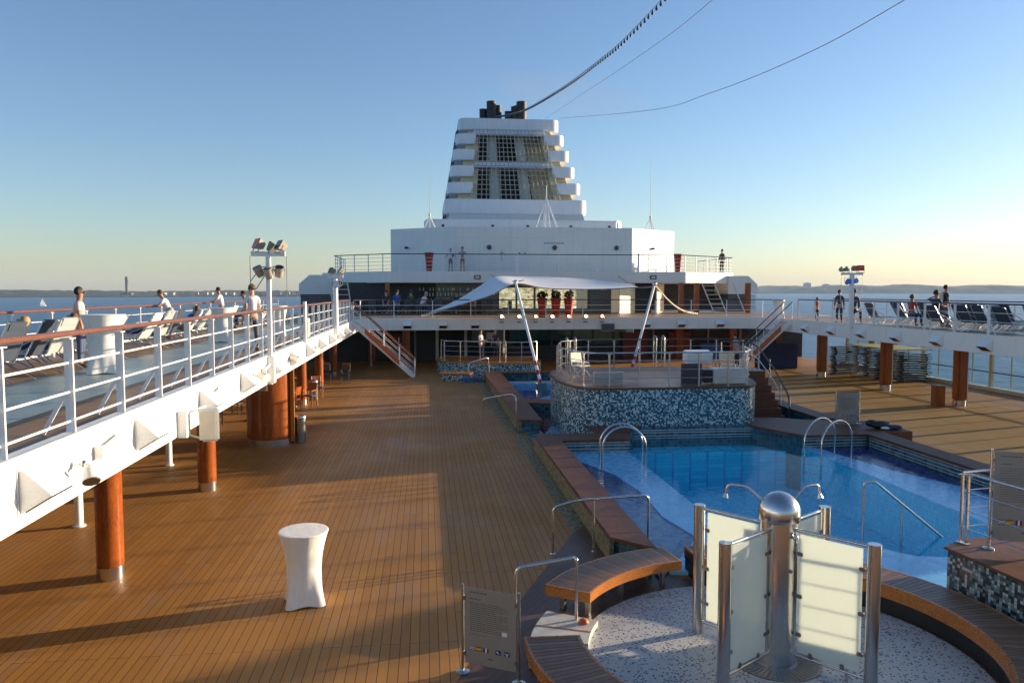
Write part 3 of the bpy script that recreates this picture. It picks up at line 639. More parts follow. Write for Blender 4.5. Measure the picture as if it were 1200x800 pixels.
# glowing wall in place of sunlight behind the windows; panels turned to the sun
MB().box((.1,3.6,1.15),(9.6,.1,2.3),rz=R(34)).build('added_glow_wall', M['glowwall'], t)
MB().box((6.55,-1.4,1.18),(2.1,.1,2.34),rz=R(42)).build('cream_panel', M['goldwall'], t)
MB().box((9.55,-.1,1.18),(1.2,.1,2.34),rz=R(46)).build('cream_panel', M['goldwall'], t)
MB().bb(7.5,9.0,.4,.6,0,2.35).build('dark_wall', M['interior'], t); MB().bb(10.4,17,5.2,5.4,0,2.35).build('dark_wall', M['interior'], t)
for x in (-11.6, 10.9, 12.15, 16.3): MB().bb(x-.17,x+.17,-1.3,-.95,0,2.33).build('wood_post', M['pillar'], t)
# bar shelves with bottles left
sh = MB()
for z in (.9,1.3,1.7): sh.bb(-9.4,-5.0,.1,.35,z,z+.03)
sh.build('shelf', M['dgrey'], t)
bt = MB()
for k in range(70):
    x = rnd.uniform(-9.3,-5.1); z = rnd.choice((.93,1.33,1.73)); bt.lathe([(.035,0),(.035,.16),(.012,.2),(.012,.26)],6,(x,.2,z))
bo = bt.build('bottle', M['goldwall'], t); bo['kind']='stuff'
MB().bb(-10,-4.6,-1.0,-.5,0,1.1).build('bar_counter', M['brownglass'], t)
for x0_ in (-17.0, -15.4):
    pass
ld = MB()
for x in (-15.6,-14.3): ld.box((x,-1.6,1.15),(.08,.08,2.6),rx=R(0),ry=R(-8))
for k in range(6): ld.box((-15+.0,-1.6,.3+k*.38),(1.2,.06,.05))
ld.build('ladder_frame', M['offwhite'], t)
ld = MB()
for x in (12.9,13.9,15.4): ld.box((x,-1.6,1.15),(.07,.07,2.6),ry=R(-24))
for k in range(6): ld.box((13.0+k*.16,-1.6,2.1-k*.34),(1.0,.06,.04))
ld.build('ladder_frame', M['alu'], t)
# white panelled zone low on the left: chairs in the lounge read as dark shapes
for k in range(12):
    x = -16.5+k*1.25+rnd.uniform(-.2,.2); ch = thing('lounge_chair', f'{NTH[k]} dark chair from the left behind the aft gallery railing', 'chair', (CX+x, 57+rnd.uniform(-.6,.9), ZG), rnd.uniform(-1,1), 'dark chairs behind the aft railing')
    MB().box((0,0,.42),(.5,.5,.1)).build('seat', M['dgrey'], ch); MB().box((0,-.24,.72),(.5,.06,.55)).build('backrest', M['dgrey'], ch)
    for a in (-.2,.2):
        for b_ in (-.2,.2): MB().box((a,b_,.19),(.04,.04,.38)).build('leg', M['steel_d'], ch)
# solid body behind
t = thing('aft_superstructure', 'closed white aft body of the ship behind the lounge', 'superstructure', (CX, 78, 0))
MB().bb(-17,17,-7,14,0,6.3).bb(-17,-8,-15,-7,0,6.3).build('wall', M['white'], t)
# side ventilation houses
for s_ in (-1, 1):
    t = thing('ventilation_house', ['slant-topped vent house with dark louvres at the far end of the left gallery','slant-topped vent house with dark louvres at the far end of the right gallery'][(s_+1)//2], 'vent house', (-8.35 if s_ < 0 else mir(-8.35), 61.2, ZG), 0, 'vent houses beside the lounge')
    hb = MB().prism([(-1.5,1.45),(1.0,1.45),(1.0,2.95),(-.7,2.95),(-1.5,2.25)] if s_ < 0 else [(1.5,1.45),(-1.0,1.45),(-1.0,2.95),(.7,2.95),(1.5,2.25)], -4, 0)
    q = hb.build('casing', M['white'], t); q.rotation_euler = (R(90),0,0); q.location = (0,0,0)
    MB().bb(-1.4,1.0,.1,4,0,1.45).build('louvre_box', M['black'], t)
    lv = MB()
    for k in range(9): lv.box((-.2*(-s_),.06,.12+k*.15),(2.4,.1,.02),rx=R(35))
    lv.build('louvres', M['grey'], t)
# deckhouse
t = thing('deckhouse', 'big white angular deckhouse below the funnel, its right face in sun', 'deckhouse', (CX, 60.5, 6.33))
hp = [(2.1,60.5),(16.4,60.5),(21.0,64.0),(21.0,84),(-2.9,84),(-2.9,64.0)]
MB().prism(rel(CX,60.5,hp), 0, 3.55).build('wall', M['white'], t, bevel=.03)
MB().prism(rel(CX,60.5,[(.4,70),(17.6,70),(18.1,70.5),(18.1,84),(-.2,84),(-.2,70.5)]), 3.55, 5.0).build('upper_plinth', M['white'], t, bevel=.15)
for x in (4.9, 10.1, 15.1):
    l_ = MB().ball((x-CX-.0,-.12,1.95),.17,10).build('dome_lamp', M['dgrey'], t); MB().cyl((x-CX,-.02,1.95),(x-CX,-.12,1.95),.2,n=12).build('lamp_base', M['grey'], l_)
for (x,y) in ((-1.6,62.8),(18.6,62.1)): MB().ball((x-CX,y-60.5,2.0),.15,8,(1.3,1,.7)).build('dome_lamp', M['dgrey'], t)
q = MB()
for k in range(11): q.box((9.3+k*.15-CX,-.006,2.3),(.09,.006,.13))
q.build('wall_lettering', M['grey'], t)
q = MB(); q.box((5.9-CX,-.006,1.35),(.03,.006,.9)).box((5.9-CX,-.006,1.5),(.4,.006,.03))
for k in range(2): q.cyl((7.3+k*.45-CX,-.03,1.5),(7.3+k*.45-CX,.01,1.5),.06,n=8)
q.build('wall_fittings', M['dgrey'], t)
q = MB()
for x in (4.1,6.6,9.1,11.6,14.1): q.bb(x-CX-.012,x-CX+.012,-.006,.004,.1,3.5)
for z in (1.15,2.7): q.bb(2.2-CX,16.3-CX,-.005,.003,z-.01,z+.01)
q.build('plate_seams', M['offwhite'], t)
for k,x in enumerate((1.5,6.0,9.2,13.2,16.8)): 
    MB().cyl((x-CX,9.45,4.4),(x-CX,9.5,4.4),.14,n=10).build('porthole', M['dgrey'], t)
# funnel
t = thing('funnel', 'tall white ship funnel with stacked slabs, open centre grille and black exhausts', 'funnel', (CX, 73, 11.3))
def lev(z):  # z above 11.3 -> (y offset of the front, half width)
    k = z/11.3; return k*8.2, 7.25-2.05*k*1.0
def slab(z0, z1, x0=None, x1=None, r=.8, depth=11, flare=0):
    """rounded-corner slab; x0/x1 limit it in X (fraction of half width)"""
    yf, hw = lev((z0+z1)/2); hw += flare; pts = []
    if x0 is None: pts = [(-hw, yf+depth)] + [(-hw+r-r*math.cos(R(a)), yf+r-r*math.sin(R(a))) for a in (0,22,45,67,90)] + [(hw-r+r*math.sin(R(a)), yf+r-r*math.cos(R(a))) for a in (0,22,45,67,90)] + [(hw, yf+depth)]
    elif x0 < 0: pts = [(-hw, yf+depth)] + [(-hw+r-r*math.cos(R(a)), yf+r-r*math.sin(R(a))) for a in (0,22,45,67,90)] + [(x1, yf), (x1, yf+1.4), (x1-.6, yf+depth)]
    else: pts = [(x0, yf), ] + [(hw-r+r*math.sin(R(a)), yf+r-r*math.cos(R(a))) for a in (0,22,45,67,90)] + [(hw, yf+depth), (x0+.6, yf+depth), (x0, yf+1.4)]
    return MB().prism(pts, z0, z1)
slab(.95, 2.35, r=.9).build('lower_band', M['funnelwhite'], t, bevel=.05)
slab(10.25, 11.45, r=.9).build('top_band', M['funnelwhite'], t, bevel=.05)
for k in range(4):
    z0 = 3.05+k*1.83; z1 = z0+1.08
    hw = lev(z0)[1]; slab(z0, z1, -1, -hw+2.55-.15*k, r=.8).build('side_slab', M['funnelwhite'], t, bevel=.04)
    slab(z0, z1, hw-2.55+.1*k, 1, r=.8).build('side_slab', M['funnelwhite'], t, bevel=.04)
# inner core: raked box pieces
co_ = MB()
def raked(x0, x1, z0, z1, dy, th):
    y0, y1 = lev(z0)[0]+dy, lev(z1)[0]+dy; o = len(co_.v)
    co_.v += [(x0[0],y0,z0),(x1[0],y0,z0),(x1[0],y0+th,z0),(x0[0],y0+th,z0),(x0[1],y1,z1),(x1[1],y1,z1),(x1[1],y1+th,z1),(x0[1],y1+th,z1)]
    co_.f += [tuple(o+i for i in f) for f in ((0,3,2,1),(4,5,6,7),(0,1,5,4),(1,2,6,5),(2,3,7,6),(3,0,4,7))]
raked((-6.1,-4.3),(-4.0,-3.2),0,10.3,.8,9); raked((4.0,3.2),(6.1,4.3),0,10.3,.8,9); co_.build('side_core', M['cream_in'], t)
co_ = MB(); raked((-4.4,-3.5),(4.4,3.5),2.2,10.3,4.5,4); co_.build('dark_core', M['core'], t)
co_ = MB(); raked((2.0,1.6),(4.2,3.4),2.2,10.2,2.6,.2); co_.build('tan_lining', M['cream_in'], t)  # tan colour holds both soot stain and bounced light
co_ = MB(); raked((-6.6,-6.5),(6.6,6.5),-.2,1.0,.6,9); co_.build('foot_core', M['offwhite'], t)
co_ = MB()
raked((-4.6,-3.5),(4.6,3.5),5.9,6.5,.25,.9); raked((-4.0,-3.6),(3.9,3.6),9.6,10.3,.3,.4); co_.build('cross_beam', M['funnelwhite'], t)
for x in (-1.9, 1.15):
    for (z0, z1) in ((2.3,5.9),(6.5,9.7)):
        MB().tube([(x*1.0,lev(z0)[0]+1.8,z0),(x*.95,lev(z1)[0]+1.8,z1)], .55, 14).build('exhaust_duct', M['duct'], t)
gr = MB()
for k in range(19):
    u = -1+2*k/18; gr.tube([(u*4.35,lev(2.3)[0]+.1,2.3),(u*3.5,lev(10.3)[0]+.1,10.3)], .035, 4)
for k in range(16):
    z = 2.4+k*.52; hw = 4.35-(z-2.3)/8*.85; gr.tube([(-hw,lev(z)[0]+.1,z),(hw,lev(z)[0]+.1,z)], .035, 4)
gr.build('grille', M['funnelgrey'], t)
rb = MB().tube([(-6.95,2.5,.2),(-5.25,9.6,10.6)],.08,6).tube([(-7.1,4,.2),(-5.4,11,10.6)],.08,6)
for k in range(14): z=.6+k*.75; f_=z/11.3; rb.tube([(-7.0+1.75*f_,2.5+7.1*f_*1.0,z),(-7.1+1.75*f_,4+7*f_,z)],.05,4)
rb.build('side_ladder', M['dgrey'], t)
for x, y, r_, h in ((-2.35,10,.42,1.7),(-1.5,9.6,.55,2.5),(-.8,10.3,.5,2.2),(.35,10,.42,1.5),(1.0,9.7,.42,2.0),(1.75,9.8,.6,2.6),(-1.3,11.2,.6,2.5),(1.6,11.3,.6,2.5)):
    MB().cyl((x-.25,y,11.3),(x-.25,y,11.3+h*.9),r_*.92,n=18).build('exhaust_pipe', M['soot'], t)
# antennas on the deckhouse
for x, y, h, lb_ in ((.3,66,5.0,'thin whip antenna with tripod foot left of the funnel'),(19.5,66,6.8,'thin whip antenna with tripod foot right of the funnel')):
    a = thing('antenna', lb_, 'antenna', (x, y, 9.88)); MB().tube([(0,0,0),(0,0,1.6),(0,0,h)],.05,6,.012).build('rod', M['offwhite'], a)
    q = MB()
    for k in range(3): q.tube([(0,0,1.3),(.7*math.cos(k*2.1+.5),.7*math.sin(k*2.1+.5),0)],.035,5)
    q.ball((0,0,1.4),.12,8); q.build('tripod', M['offwhite'], a)
a = thing('antenna', 'short white four legged mast on the deckhouse roof before the funnel', 'antenna', (10.3, 66, 9.88)); MB().tube([(0,0,0),(0,0,4.0)],.09,6,.04).build('rod', M['white2'], a)
MB().tube([(-1.1,0,0),(0,0,2.9)],.06,5).tube([(1.1,0,0),(0,0,2.9)],.06,5).tube([(0,.9,0),(0,0,2.9)],.06,5).tube([(-.35,0,0),(-.1,0,2.0)],.07,5).tube([(.35,0,0),(.1,0,2.0)],.07,5).build('tripod', M['white2'], a)
# tall red planters
def planter(x, y, z, lb_, h=1.15, r=.26, bush=.34, grp='tall red planters'):
    p = thing('planter', lb_, 'planter', (x,y,z), 0, grp)
    MB().lathe([(r*.62,0),(r*.66,.05),(r*.8,h*.5),(r*1.05,h),(r*.95,h),(r*.9,h-.06)],20).build('pot', M['red'], p)
    if bush:
        q = MB()
        for k in range(70):
            v_ = Vector((rnd.gauss(0,1),rnd.gauss(0,1),rnd.gauss(0,1))).normalized()*bush*rnd.uniform(.6,1); q.ball((v_.x,v_.y,h+bush*.55+v_.z*.8),.07,5)
        q.build('bush', M['bush'], p)
for i, (x, g_) in enumerate(((7.45,'left'),(8.35,'middle'),(9.2,'right'))): planter(x, 49.4, ZG, f'{g_} of the three tall red planters with dark bushes on the aft gallery', 1.25, .33, .34, 'red planters on the aft gallery')
planter(.2, 59, 6.34, 'slim red planter at the left of the upper deck railing', 1.42, .33, 0); planter(19.7, 59, 6.34, 'slim red planter at the right of the upper deck railing', 1.42, .33, 0)
# lit stage spots on the aft railing
for i, x in enumerate((4.65, 5.75, 6.8, 7.85, 8.9, 10.0, 11.05)):
    s_ = thing('spot_lamp', f'{NTH[i]} glowing spot lamp from the left on the aft gallery edge, '+('the strong red one' if i == 2 else 'by the awning'), 'spotlight', (x, 48.0, ZG+.12), 0, 'glowing spot lamps on the aft gallery edge')
    MB().cyl((0,.0,0),(0,-.22,0),.12,.13,14).build('can', M['black'], s_); MB().lathe([(.02,0),(.085,.004),(.085,.012),(.02,.03)],14).build('lens', M['bulb_red'] if i in (2,4,6) else M['bulb_on'], s_)
    s_.children[-1].rotation_euler = (R(90),0,0); s_.children[-1].location = (0,-.225,0)
    MB().tube([(-.15,-.1,.0),(-.16,-.1,-.2),(.16,-.1,-.2),(.15,-.1,0)],.015,5).build('bracket', M['steel_d'], s_)
    MB().box((0,-.08,-.36),(.24,.16,.1)).build('clamp', M['grey'], s_)
for i,x in enumerate((11.6,)):
    s_ = thing('wall_speaker', 'grey square speaker hanging on the aft gallery edge', 'speaker', (11.45,47.95,2.55)); MB().box((0,-.05,0),(.85,.2,.5)).build('cabinet', M['grey'], s_, bevel=.02); MB().box((0,-.155,0),(.78,.01,.43)).build('grille', M['dgrey'], s_)
# ------------------------------------------------------------------ awning and its masts
t = thing('awning', 'pale stretched sail awning over the aft gallery', 'awning', (0,0,0))
def lerp(a, b_, k): return tuple(a[i]+(b_[i]-a[i])*k for i in range(3))
def curve(pts, u):
    n = len(pts)-1; k = min(int(u*n), n-1); f_ = u*n-k
    p0 = Vector(pts[max(k-1,0)]); p1 = Vector(pts[k]); p2 = Vector(pts[k+1]); p3 = Vector(pts[min(k+2,n)])
    return .5*((2*p1)+(p2-p0)*f_+(2*p0-5*p1+4*p2-p3)*f_*f_+(3*p1-p0-3*p2+p3)*f_**3)
FR = [(-.35,48.2,3.35),(1.6,46.6,3.9),(3.6,44.9,4.55),(5.0,43.3,5.25),(6.8,44.4,5.02),(8.9,45.0,4.95),(11,44.6,4.98),(13.0,43.0,5.12)]
BK = [(-.1,48.6,3.4),(1.9,50.2,4.25),(3.6,52.3,5.2),(4.8,54.5,5.85),(7.0,55.6,5.92),(9.2,55.6,5.88),(11.4,54.2,5.7),(13.3,49.5,5.32)]
def sailf(u, v):
    a = curve(FR,u); b_ = curve(BK,u); p = a.lerp(b_, v); p.z -= .25*math.sin(math.pi*v)*(1-abs(u-.6)); return p
MB().grid(sailf, 40, 16, .02).build('cloth', M['sail'], t)
MB().tube([curve(FR,i/40) for i in range(41)],.03,6).build('edge_cable', M['steel'], t)
MB().tube([(4.8,54.5,5.83),(4.8,57.9,6.1)],.03,6).build('stay', M['steel_d'], t); MB().tube([(13.3,49.5,5.3),(14.6,57.9,6.0)],.03,6).build('stay', M['steel_d'], t)
for i, (tp, bs_) in enumerate((((5.0,43.3,5.35),(5.5,36.8,.3)),((13.0,43.0,5.25),(11.15,41.3,.2)))):
    d = Vector(bs_)-Vector(tp); a = thing('awning_mast', ['left leaning awning mast with red and white foot standing in the pool','right leaning awning mast behind the tiled island'][i], 'mast', bs_, 0, 'leaning awning masts')
    T = -d; MB().tube([T*.2, T],.072,12).build('pole', M['white2'], a); 
    for k in range(5): MB().tube([T*(.04*k), T*(.04*(k+1))],.08,12).build('painted_ring', M['red'] if k%2==0 else M['white2'], a)
    MB().box((0,0,-.2),(.5,.5,.6)).build('pedestal', M['tileband'], a)
    MB().ball(T,.14,10).build('cap', M['steel'], a)
    MB().tube([T, T+Vector((.5,.3,.12))],.03,6).tube([T+Vector((-.2,0,.05)),T+Vector((.3,0,.05))],.025,6).build('shackle', M['steel'], a)
a = thing('guy_rope', 'curved pale rope from the right mast top down to the aft railing', 'rope', (13.0,43.0,5.2)); a2=[Vector((13,43,5.2)).lerp(Vector((17.4,48.1,3.4)),i/12)-Vector((13,43,5.2))-Vector((0,0,1.3*math.sin(math.pi*(i/12))*.35)) for i in range(13)]
MB().tube(a2,.05,6).build('rope', M['cream'], a)
# string lights and wires from the funnel
def cat_pts(pts, n):
    out = []
    for i in range(n+1): out.append(curve(pts, i/n))
    return out
t = thing('string_lights', 'sagging string of small dark bulbs from the funnel top', 'string lights', (0,0,0))
SL = [(7.1,80,22.75),(6.97,57.2,18.1),(6.87,40,15.25),(6.82,30.7,13.97),(6.79,25.4,13.4),(6.76,18,13.1),(6.7,8,13.3)]
cp = cat_pts(SL, 60); MB().tube(cp,.012,5).build('cable', M['grey'], t)
bm_ = MB().lathe([(.010,.0),(.022,-.02),(.022,-.055),(.02,-.065),(.04,-.09),(.045,-.12),(.026,-.155),(.006,-.16)],8).mesh('bulb', M['bulb'])
L_ = 0; nxt = .3; pos = []
for a, b_ in zip(cp, cp[1:]):
    l = (b_-a).length
    while nxt < L_+l: pos.append(a.lerp(b_, (nxt-L_)/l)); nxt += .42
    L_ += l
pos = [p for p in pos if p.y > 19][::-1]
for p in pos[:98]: mkobj('bulb', bm_, t, p)
q = MB()
for p in pos[98:]: q.lathe([(.02,.0),(.03,-.06),(.056,-.14),(.006,-.19)],5,p)
mkobj('bulb', q.mesh('bulb', M['bulb']), t)['kind'] = 'stuff'
for i, (pts) in enumerate(([(13.7,80,22.7),(13.99,48.0,16.2),(14.06,37.8,14.68),(14.12,29,13.75),(14.17,22,13.47),(14.2,8,13.6)], [(12.4,80,22.67),(10.43,52.1,18.05),(9.14,34.2,15.05),(8.27,22,13.24),(7.4,9,12.2)])):
    w_ = MB().tube(cat_pts(pts, 40), .015 if i == 0 else .010, 5).build('overhead_wire', M['grey']); tag(w_, ['thin grey wire sweeping right from the funnel top','fainter thin wire between the bulb string and the right wire'][i], 'wire')
# ------------------------------------------------------------------ tiled island
t = thing('tiled_island', 'large raised island faced with blue and white mosaic in the middle of the pools', 'platform', (CX, 27.5, 0))
ip = rel(CX, 27.5, ISL); big = [(x*1.0, y) for x, y in ip]
# rounded
def rounded(poly, r, n=4):
    P = [Vector((x,y,0)) for x, y in poly]; out = []
    for i in range(len(P)):
        a, b_, c = P[i-1], P[i], P[(i+1)%len(P)]; d1 = a-b_; d2 = c-b_; rr = min(r, d1.length*.45, d2.length*.45)
        p0 = b_+d1.normalized()*rr; p1 = b_+d2.normalized()*rr
        for k in range(n+1): q = k/n; v_ = p0*(1-q)**2+b_*2*q*(1-q)+p1*q*q; out.append((v_.x, v_.y))
    return out
ipr = rounded(ip, .6); MB().prism(ipr, -.45, 1.64).build('mosaic_wall', M['mosaic'], t)
MB().prism([(x*1.012,y*1.014) for x, y in ipr], 1.64, 1.70).build('top_edge', M['coping'], t, bevel=.015)
MB().prism([(x*.985,y*.983) for x, y in ipr], 1.70, 1.705).build('deck_boards', plank_mat('island_boards',(.20,.12,.075),(.16,.095,.06),(.05,.03,.02),.12,2,.4,rot=90), t)
a_ = MB().box((-4.06,-.75,1.0),(.04,.95,.85),rz=0).build('access_panel', M['steel_d'], t)
MB().box((2.62,-1.6,.95),(.04,.95,.85),rz=R(-17)).build('access_panel', M['cream'], t)
MB().ball((3.12,.1,.72),.2,14).build('round_lamp', M['cream'], t)
for i in range(3): pass
def steel_rail(name, label, pts, h=1.12, spacing=1.0, nr=3, top=M['steel'], group=None, cat='railing'):
    return railing(name, label, pts, h, nr, spacing, top, M['steel'], M['steel'], hr=(.028,1), post=(.05,.05), bar=.012, group=group, z0=.28)
fr = [(4.78,28.0,1.705),(4.78,26.6,1.705),(5.0,25.3,1.705),(5.5,24.55,1.705),(10.55,24.55,1.705),(11.05,25.3,1.705),(11.5,26.8,1.705)]
steel_rail('island_railing','steel railing with varnished look along the front edge of the tiled island',fr,1.12,1.02)
rr_ = [(4.9,28.4,1.705),(5.3,30.0,1.705),(6.4,30.9,1.705),(10.8,30.9,1.705),(12.2,30.8,1.705),(13.2,30.5,1.705),(13.3,29.6,1.705)]
steel_rail('island_railing','steel railing with dark top rail along the rear edge of the tiled island',rr_,1.15,1.05,3,M['darkrail'])
# twin upright ladder rails on the island
def hoop_ladder(label, loc, h=1.3):
    a = thing('hoop_rail', label, 'rail', loc); 
    for s_ in (-.17,.17): MB().tube(smooth_path([(s_,0,0),(s_,0,h),(s_+.0,.4,h),(s_,.4,0)],.12),.022,8).build('hoop', M['steel'], a)
    for k in range(3): MB().tube([(-.17,.0,.3+k*.3),(.17,.0,.3+k*.3)],.015,6).build('rung', M['steel'], a)
    return a
hoop_ladder('steel ladder hoops at the left rear of the tiled island',(5.7,29.9,1.7)); hoop_ladder('steel ladder hoops at the middle rear of the tiled island',(9.5,30.5,1.7)); hoop_ladder('steel ladder rack standing at the right end of the round stage',(4.35,43.9,.8),1.2)
# things on the island
a = thing('sound_box','grey boxed panel leaning inside the front railing, left on the island','panel',(6.0,24.95,1.705)); MB().box((0,0,.24),(1.05,.06,.46)).build('frame', M['steel'], a, bevel=.01); MB().box((0,-.033,.24),(.95,.008,.38)).build('panel', M['grey'], a)
a = thing('sound_box','dark grilled panel inside the front railing in the middle of the island','panel',(8.85,24.95,1.705)); MB().box((0,0,.36),(.72,.06,.7)).build('frame', M['dgrey'], a, bevel=.01); 
q = MB()
for k in range(9): q.box((0,-.035,.06+k*.075),(.64,.01,.03))
q.build('slats', M['black'], a)
a = thing('equipment_case','pale case with dark end inside the front railing, right on the island','case',(10.15,25.0,1.705)); MB().box((0,0,.28),(1.15,.4,.52)).build('body', M['stone'], a, bevel=.03); MB().box((-.75,0,.28),(.3,.36,.42)).build('end_block', M['black'], a, bevel=.03)
a = thing('console','white console on steel legs at the back of the island','console',(9.95,27.4,1.705)); MB().box((0,0,.72),(1.0,.5,.42),rx=R(12)).build('cover', M['white2'], a, bevel=.04)
for x in (-.42,.42):
    for y in (-.18,.18): MB().cyl((x,y,0),(x,y,.55),.02,n=8).build('leg', M['steel'], a)
MB().box((.75,0,.55),(.4,.3,.05)).build('side_shelf', M['steel'], a)
for i,(x,y) in enumerate(((5.6,27.6),(5.9,28.8),(11.1,27.4))):
    a = thing('canvas_chair', ['folded pale canvas chair at the left front of the island','second pale canvas chair behind it on the left of the island','pale canvas chair at the right end of the island'][i],'chair',(x,y,1.705),.6+i)
    MB().box((0,0,.42),(.5,.45,.03)).build('seat', M['sling_w'], a); MB().box((0,.26,.72),(.5,.03,.35),rx=R(-12)).build('backrest', M['sling_w'], a)
    for s_ in (-.26,.26): MB().tube([(s_,-.22,0),(s_,.2,.42),(s_,.3,.9)],.017,6).build('leg', M['alu'], a); MB().tube([(s_,.25,0),(s_,-.22,.42)],.017,6).build('leg', M['alu'], a)
# island stair
a = thing('island_stair','dark wooden steps with curved rail at the right of the tiled island','stair',(12.55,26.9,0))
for k in range(7):
    MB().bb(-.62+k*.03,.62+k*.02,k*.34,k*.34+2.6-k*.3,k*.243,(k+1)*.243).build('step', M['steps'], a, bevel=.01)
MB().tube(smooth_path([(.72,-.1,0),(.72,-.1,.95),(.78,1.4,1.9),(.5,2.6,2.8),(-.7,3.0,2.8)],.4,6),.03,8).build('handrail', M['darkrail'], a)
MB().tube(smooth_path([(.72,.0,.5),(.78,1.5,1.5),(.5,2.6,2.35),(-.7,3.0,2.35)],.4,6),.016,6).build('rail', M['steel'], a)
for p in ((.72,-.1,0,.95),(.76,.75,.5,1.5),(.76,1.7,1.4,2.2),(.45,2.65,1.7,2.8),(-.7,3.0,1.7,2.8)): MB().cyl((p[0],p[1],p[2]),(p[0],p[1],p[3]),.025,n=8).build('post', M['steel'], a)
struct(MB().bb(11.6,13.4,29.3,31.0,-.4,1.69).build('island_landing', M['mosaic']))
# ------------------------------------------------------------------ round stage
t = thing('round_stage','low round stage with mosaic front and wooden floor in front of the bar','stage',(3.4,46,0))
sp = [(.6,45.4),(1.1,44.5),(2.9,43.7),(4.3,43.0),(5.8,43.0),(6.6,43.8),(6.6,47.6),(.6,47.6)]
sr_ = rounded(rel(3.4,46,sp),.5); MB().prism(sr_,0,.74).build('mosaic_wall', M['mosaic'], t); MB().prism([(x*1.01,y*1.01) for x,y in sr_],.74,.80).build('floor', M['edge'], t)
steel_rail('stage_railing','steel railing round the front of the round stage',[(.85,46.4,.8),(.85,45.5,.8),(1.25,44.75,.8),(3.0,43.95,.8),(4.35,43.25,.8),(5.7,43.25,.8),(6.3,43.9,.8)],1.15,1.2)
t = thing('curved_bench','small curved red-brown bench with mosaic foot before the round stage','bench',(1.6,41.6,0)); bp_=rounded([(-.9,-.1),(.6,-.5),(.9,.2),(-.6,.5)],.3); MB().prism(bp_,0,.36).build('mosaic_foot', M['mosaic'], t); MB().prism([(x*1.12,y*1.12) for x,y in bp_],.36,.43).build('seat', M['edge'], t)
t = thing('foot_basin','small blue foot basin with steel grab rail at the far pool corner','basin',(2.55,41.0,0)); MB().prism([(-.75,-.4),(.35,-.4),(.45,.5),(-.6,.5)],0,.22).build('rim', M['t_slate'], t); MB().prism([(-.55,-.25),(.2,-.25),(.25,.35),(-.45,.35)],.22,.224).build('basin_floor', M['t_navy'], t)
MB().tube(smooth_path([(-.35,-.35,.2),(-.35,-.35,1.05),(.75,.55,1.25),(.8,.6,.4)],.15),.028,8).build('grab_rail', M['steel'], t)
# ------------------------------------------------------------------ transverse stairs from the galleries
for s_ in (-1, 1):
    f = (lambda x: x) if s_ < 0 else (lambda x: -x)
    a = thing('gallery_stair', ['white stair with red side panel down from the left gallery','stair with red side panel down from the right gallery, behind the island'][(s_+1)//2], 'stair', (-4.15 if s_ < 0 else mir(-4.15), 44.0, 0))
    Lx, Hh = 3.35, 3.15
    for y in (-.5,.5):
        q = MB(); pr = [(0,Hh-.22),(0,Hh-.0),(.12,Hh-.0),(Lx+.12,.10),(Lx+.12,0),(Lx-.1,0)]
        o_ = MB().prism([(f(x),z) for x,z in pr],-.03,.03).build('stringer', M['white2'], a); o_.rotation_euler=(R(90),0,0); o_.location=(0,y,0)
    n = 13; sm_ = MB().box((0,0,0),(.27,.94,.035)).mesh('step', M['stone'])
    for k in range(n): mkobj('step', sm_, a, (f(.18+k*Lx/n), 0, Hh-.12-k*Hh/n))
    pm = MB().prism([(f(.7),Hh-.66),(f(.7),Hh-.36),(f(Lx-.75),1.0),(f(Lx-.75),.70)],-.025,.025).build('red_panel', M['orange'], a); pm.rotation_euler=(R(90),0,0); pm.location=(0,-.56,0)
    for y in (-.5,.5):
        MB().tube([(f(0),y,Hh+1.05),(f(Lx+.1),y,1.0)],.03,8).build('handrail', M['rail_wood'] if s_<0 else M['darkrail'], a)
        for z in (.35,.7): MB().tube([(f(0),y,Hh+z),(f(Lx+.1),y,z)],.014,6).build('rail', M['white2'], a)
        for k in range(5):
            x = k*(Lx+.1)/4; z = Hh*(1-x/(Lx+.1)); MB().cyl((f(x),y,z),(f(x),y,z+1.05),.022,n=8).build('post', M['white2'], a)
# ------------------------------------------------------------------ pool hand rails
def hrail(label, pts, legs, r=.024, rad=.14, group='steel grab rails round the pools', posts2=True):
    o = Vector(pts[0]); a = thing('grab_rail', label, 'handrail', pts[0], 0, group)
    MB().tube(smooth_path([Vector(p)-o for p in pts], rad, 6), r, 10).build('tube', M['steel'], a)
    for (p, q_) in legs: MB().cyl(Vector(p)-o, Vector(q_)-o, r*.9, n=10).build('leg', M['steel'], a)
    fl = MB()
    for p in [pts[0]]+[l[1] for l in legs]: v_ = Vector(p)-o; fl.cyl(v_, v_+Vector((0,0,.012)), .055, n=14)
    fl.build('foot_plate', M['steel'], a)
    return a
hrail('grab rail by the step in the left pool edge, beside the upper pools',[(2.0,27.6,0),(2.0,27.6,.95),(2.95,27.0,1.2),(3.05,26.2,1.2),(3.05,26.2,0)],[])
hrail('grab rail over the left coping just above the curved bench',[(2.28,13.75,0),(2.28,13.75,.88),(2.75,13.75,1.0),(4.15,13.95,1.0),(4.15,13.95,-.2)],[((3.06,13.8,1.0),(3.06,13.8,0))],rad=.12)
hrail('grab rail across the gap between the two curved benches',[(1.25,10.8,0),(1.25,10.8,.86),(2.1,10.75,1.0),(2.12,10.68,1.0),(2.12,10.68,0)],[],rad=.12)
hrail('slanting grab rail down into the near right of the pool',[(8.2,13.5,-.03),(8.2,13.5,1.25),(8.42,13.5,1.25),(9.85,13.55,.12)],[((9.0,13.52,.8),(9.0,13.52,-.9))],rad=.07)
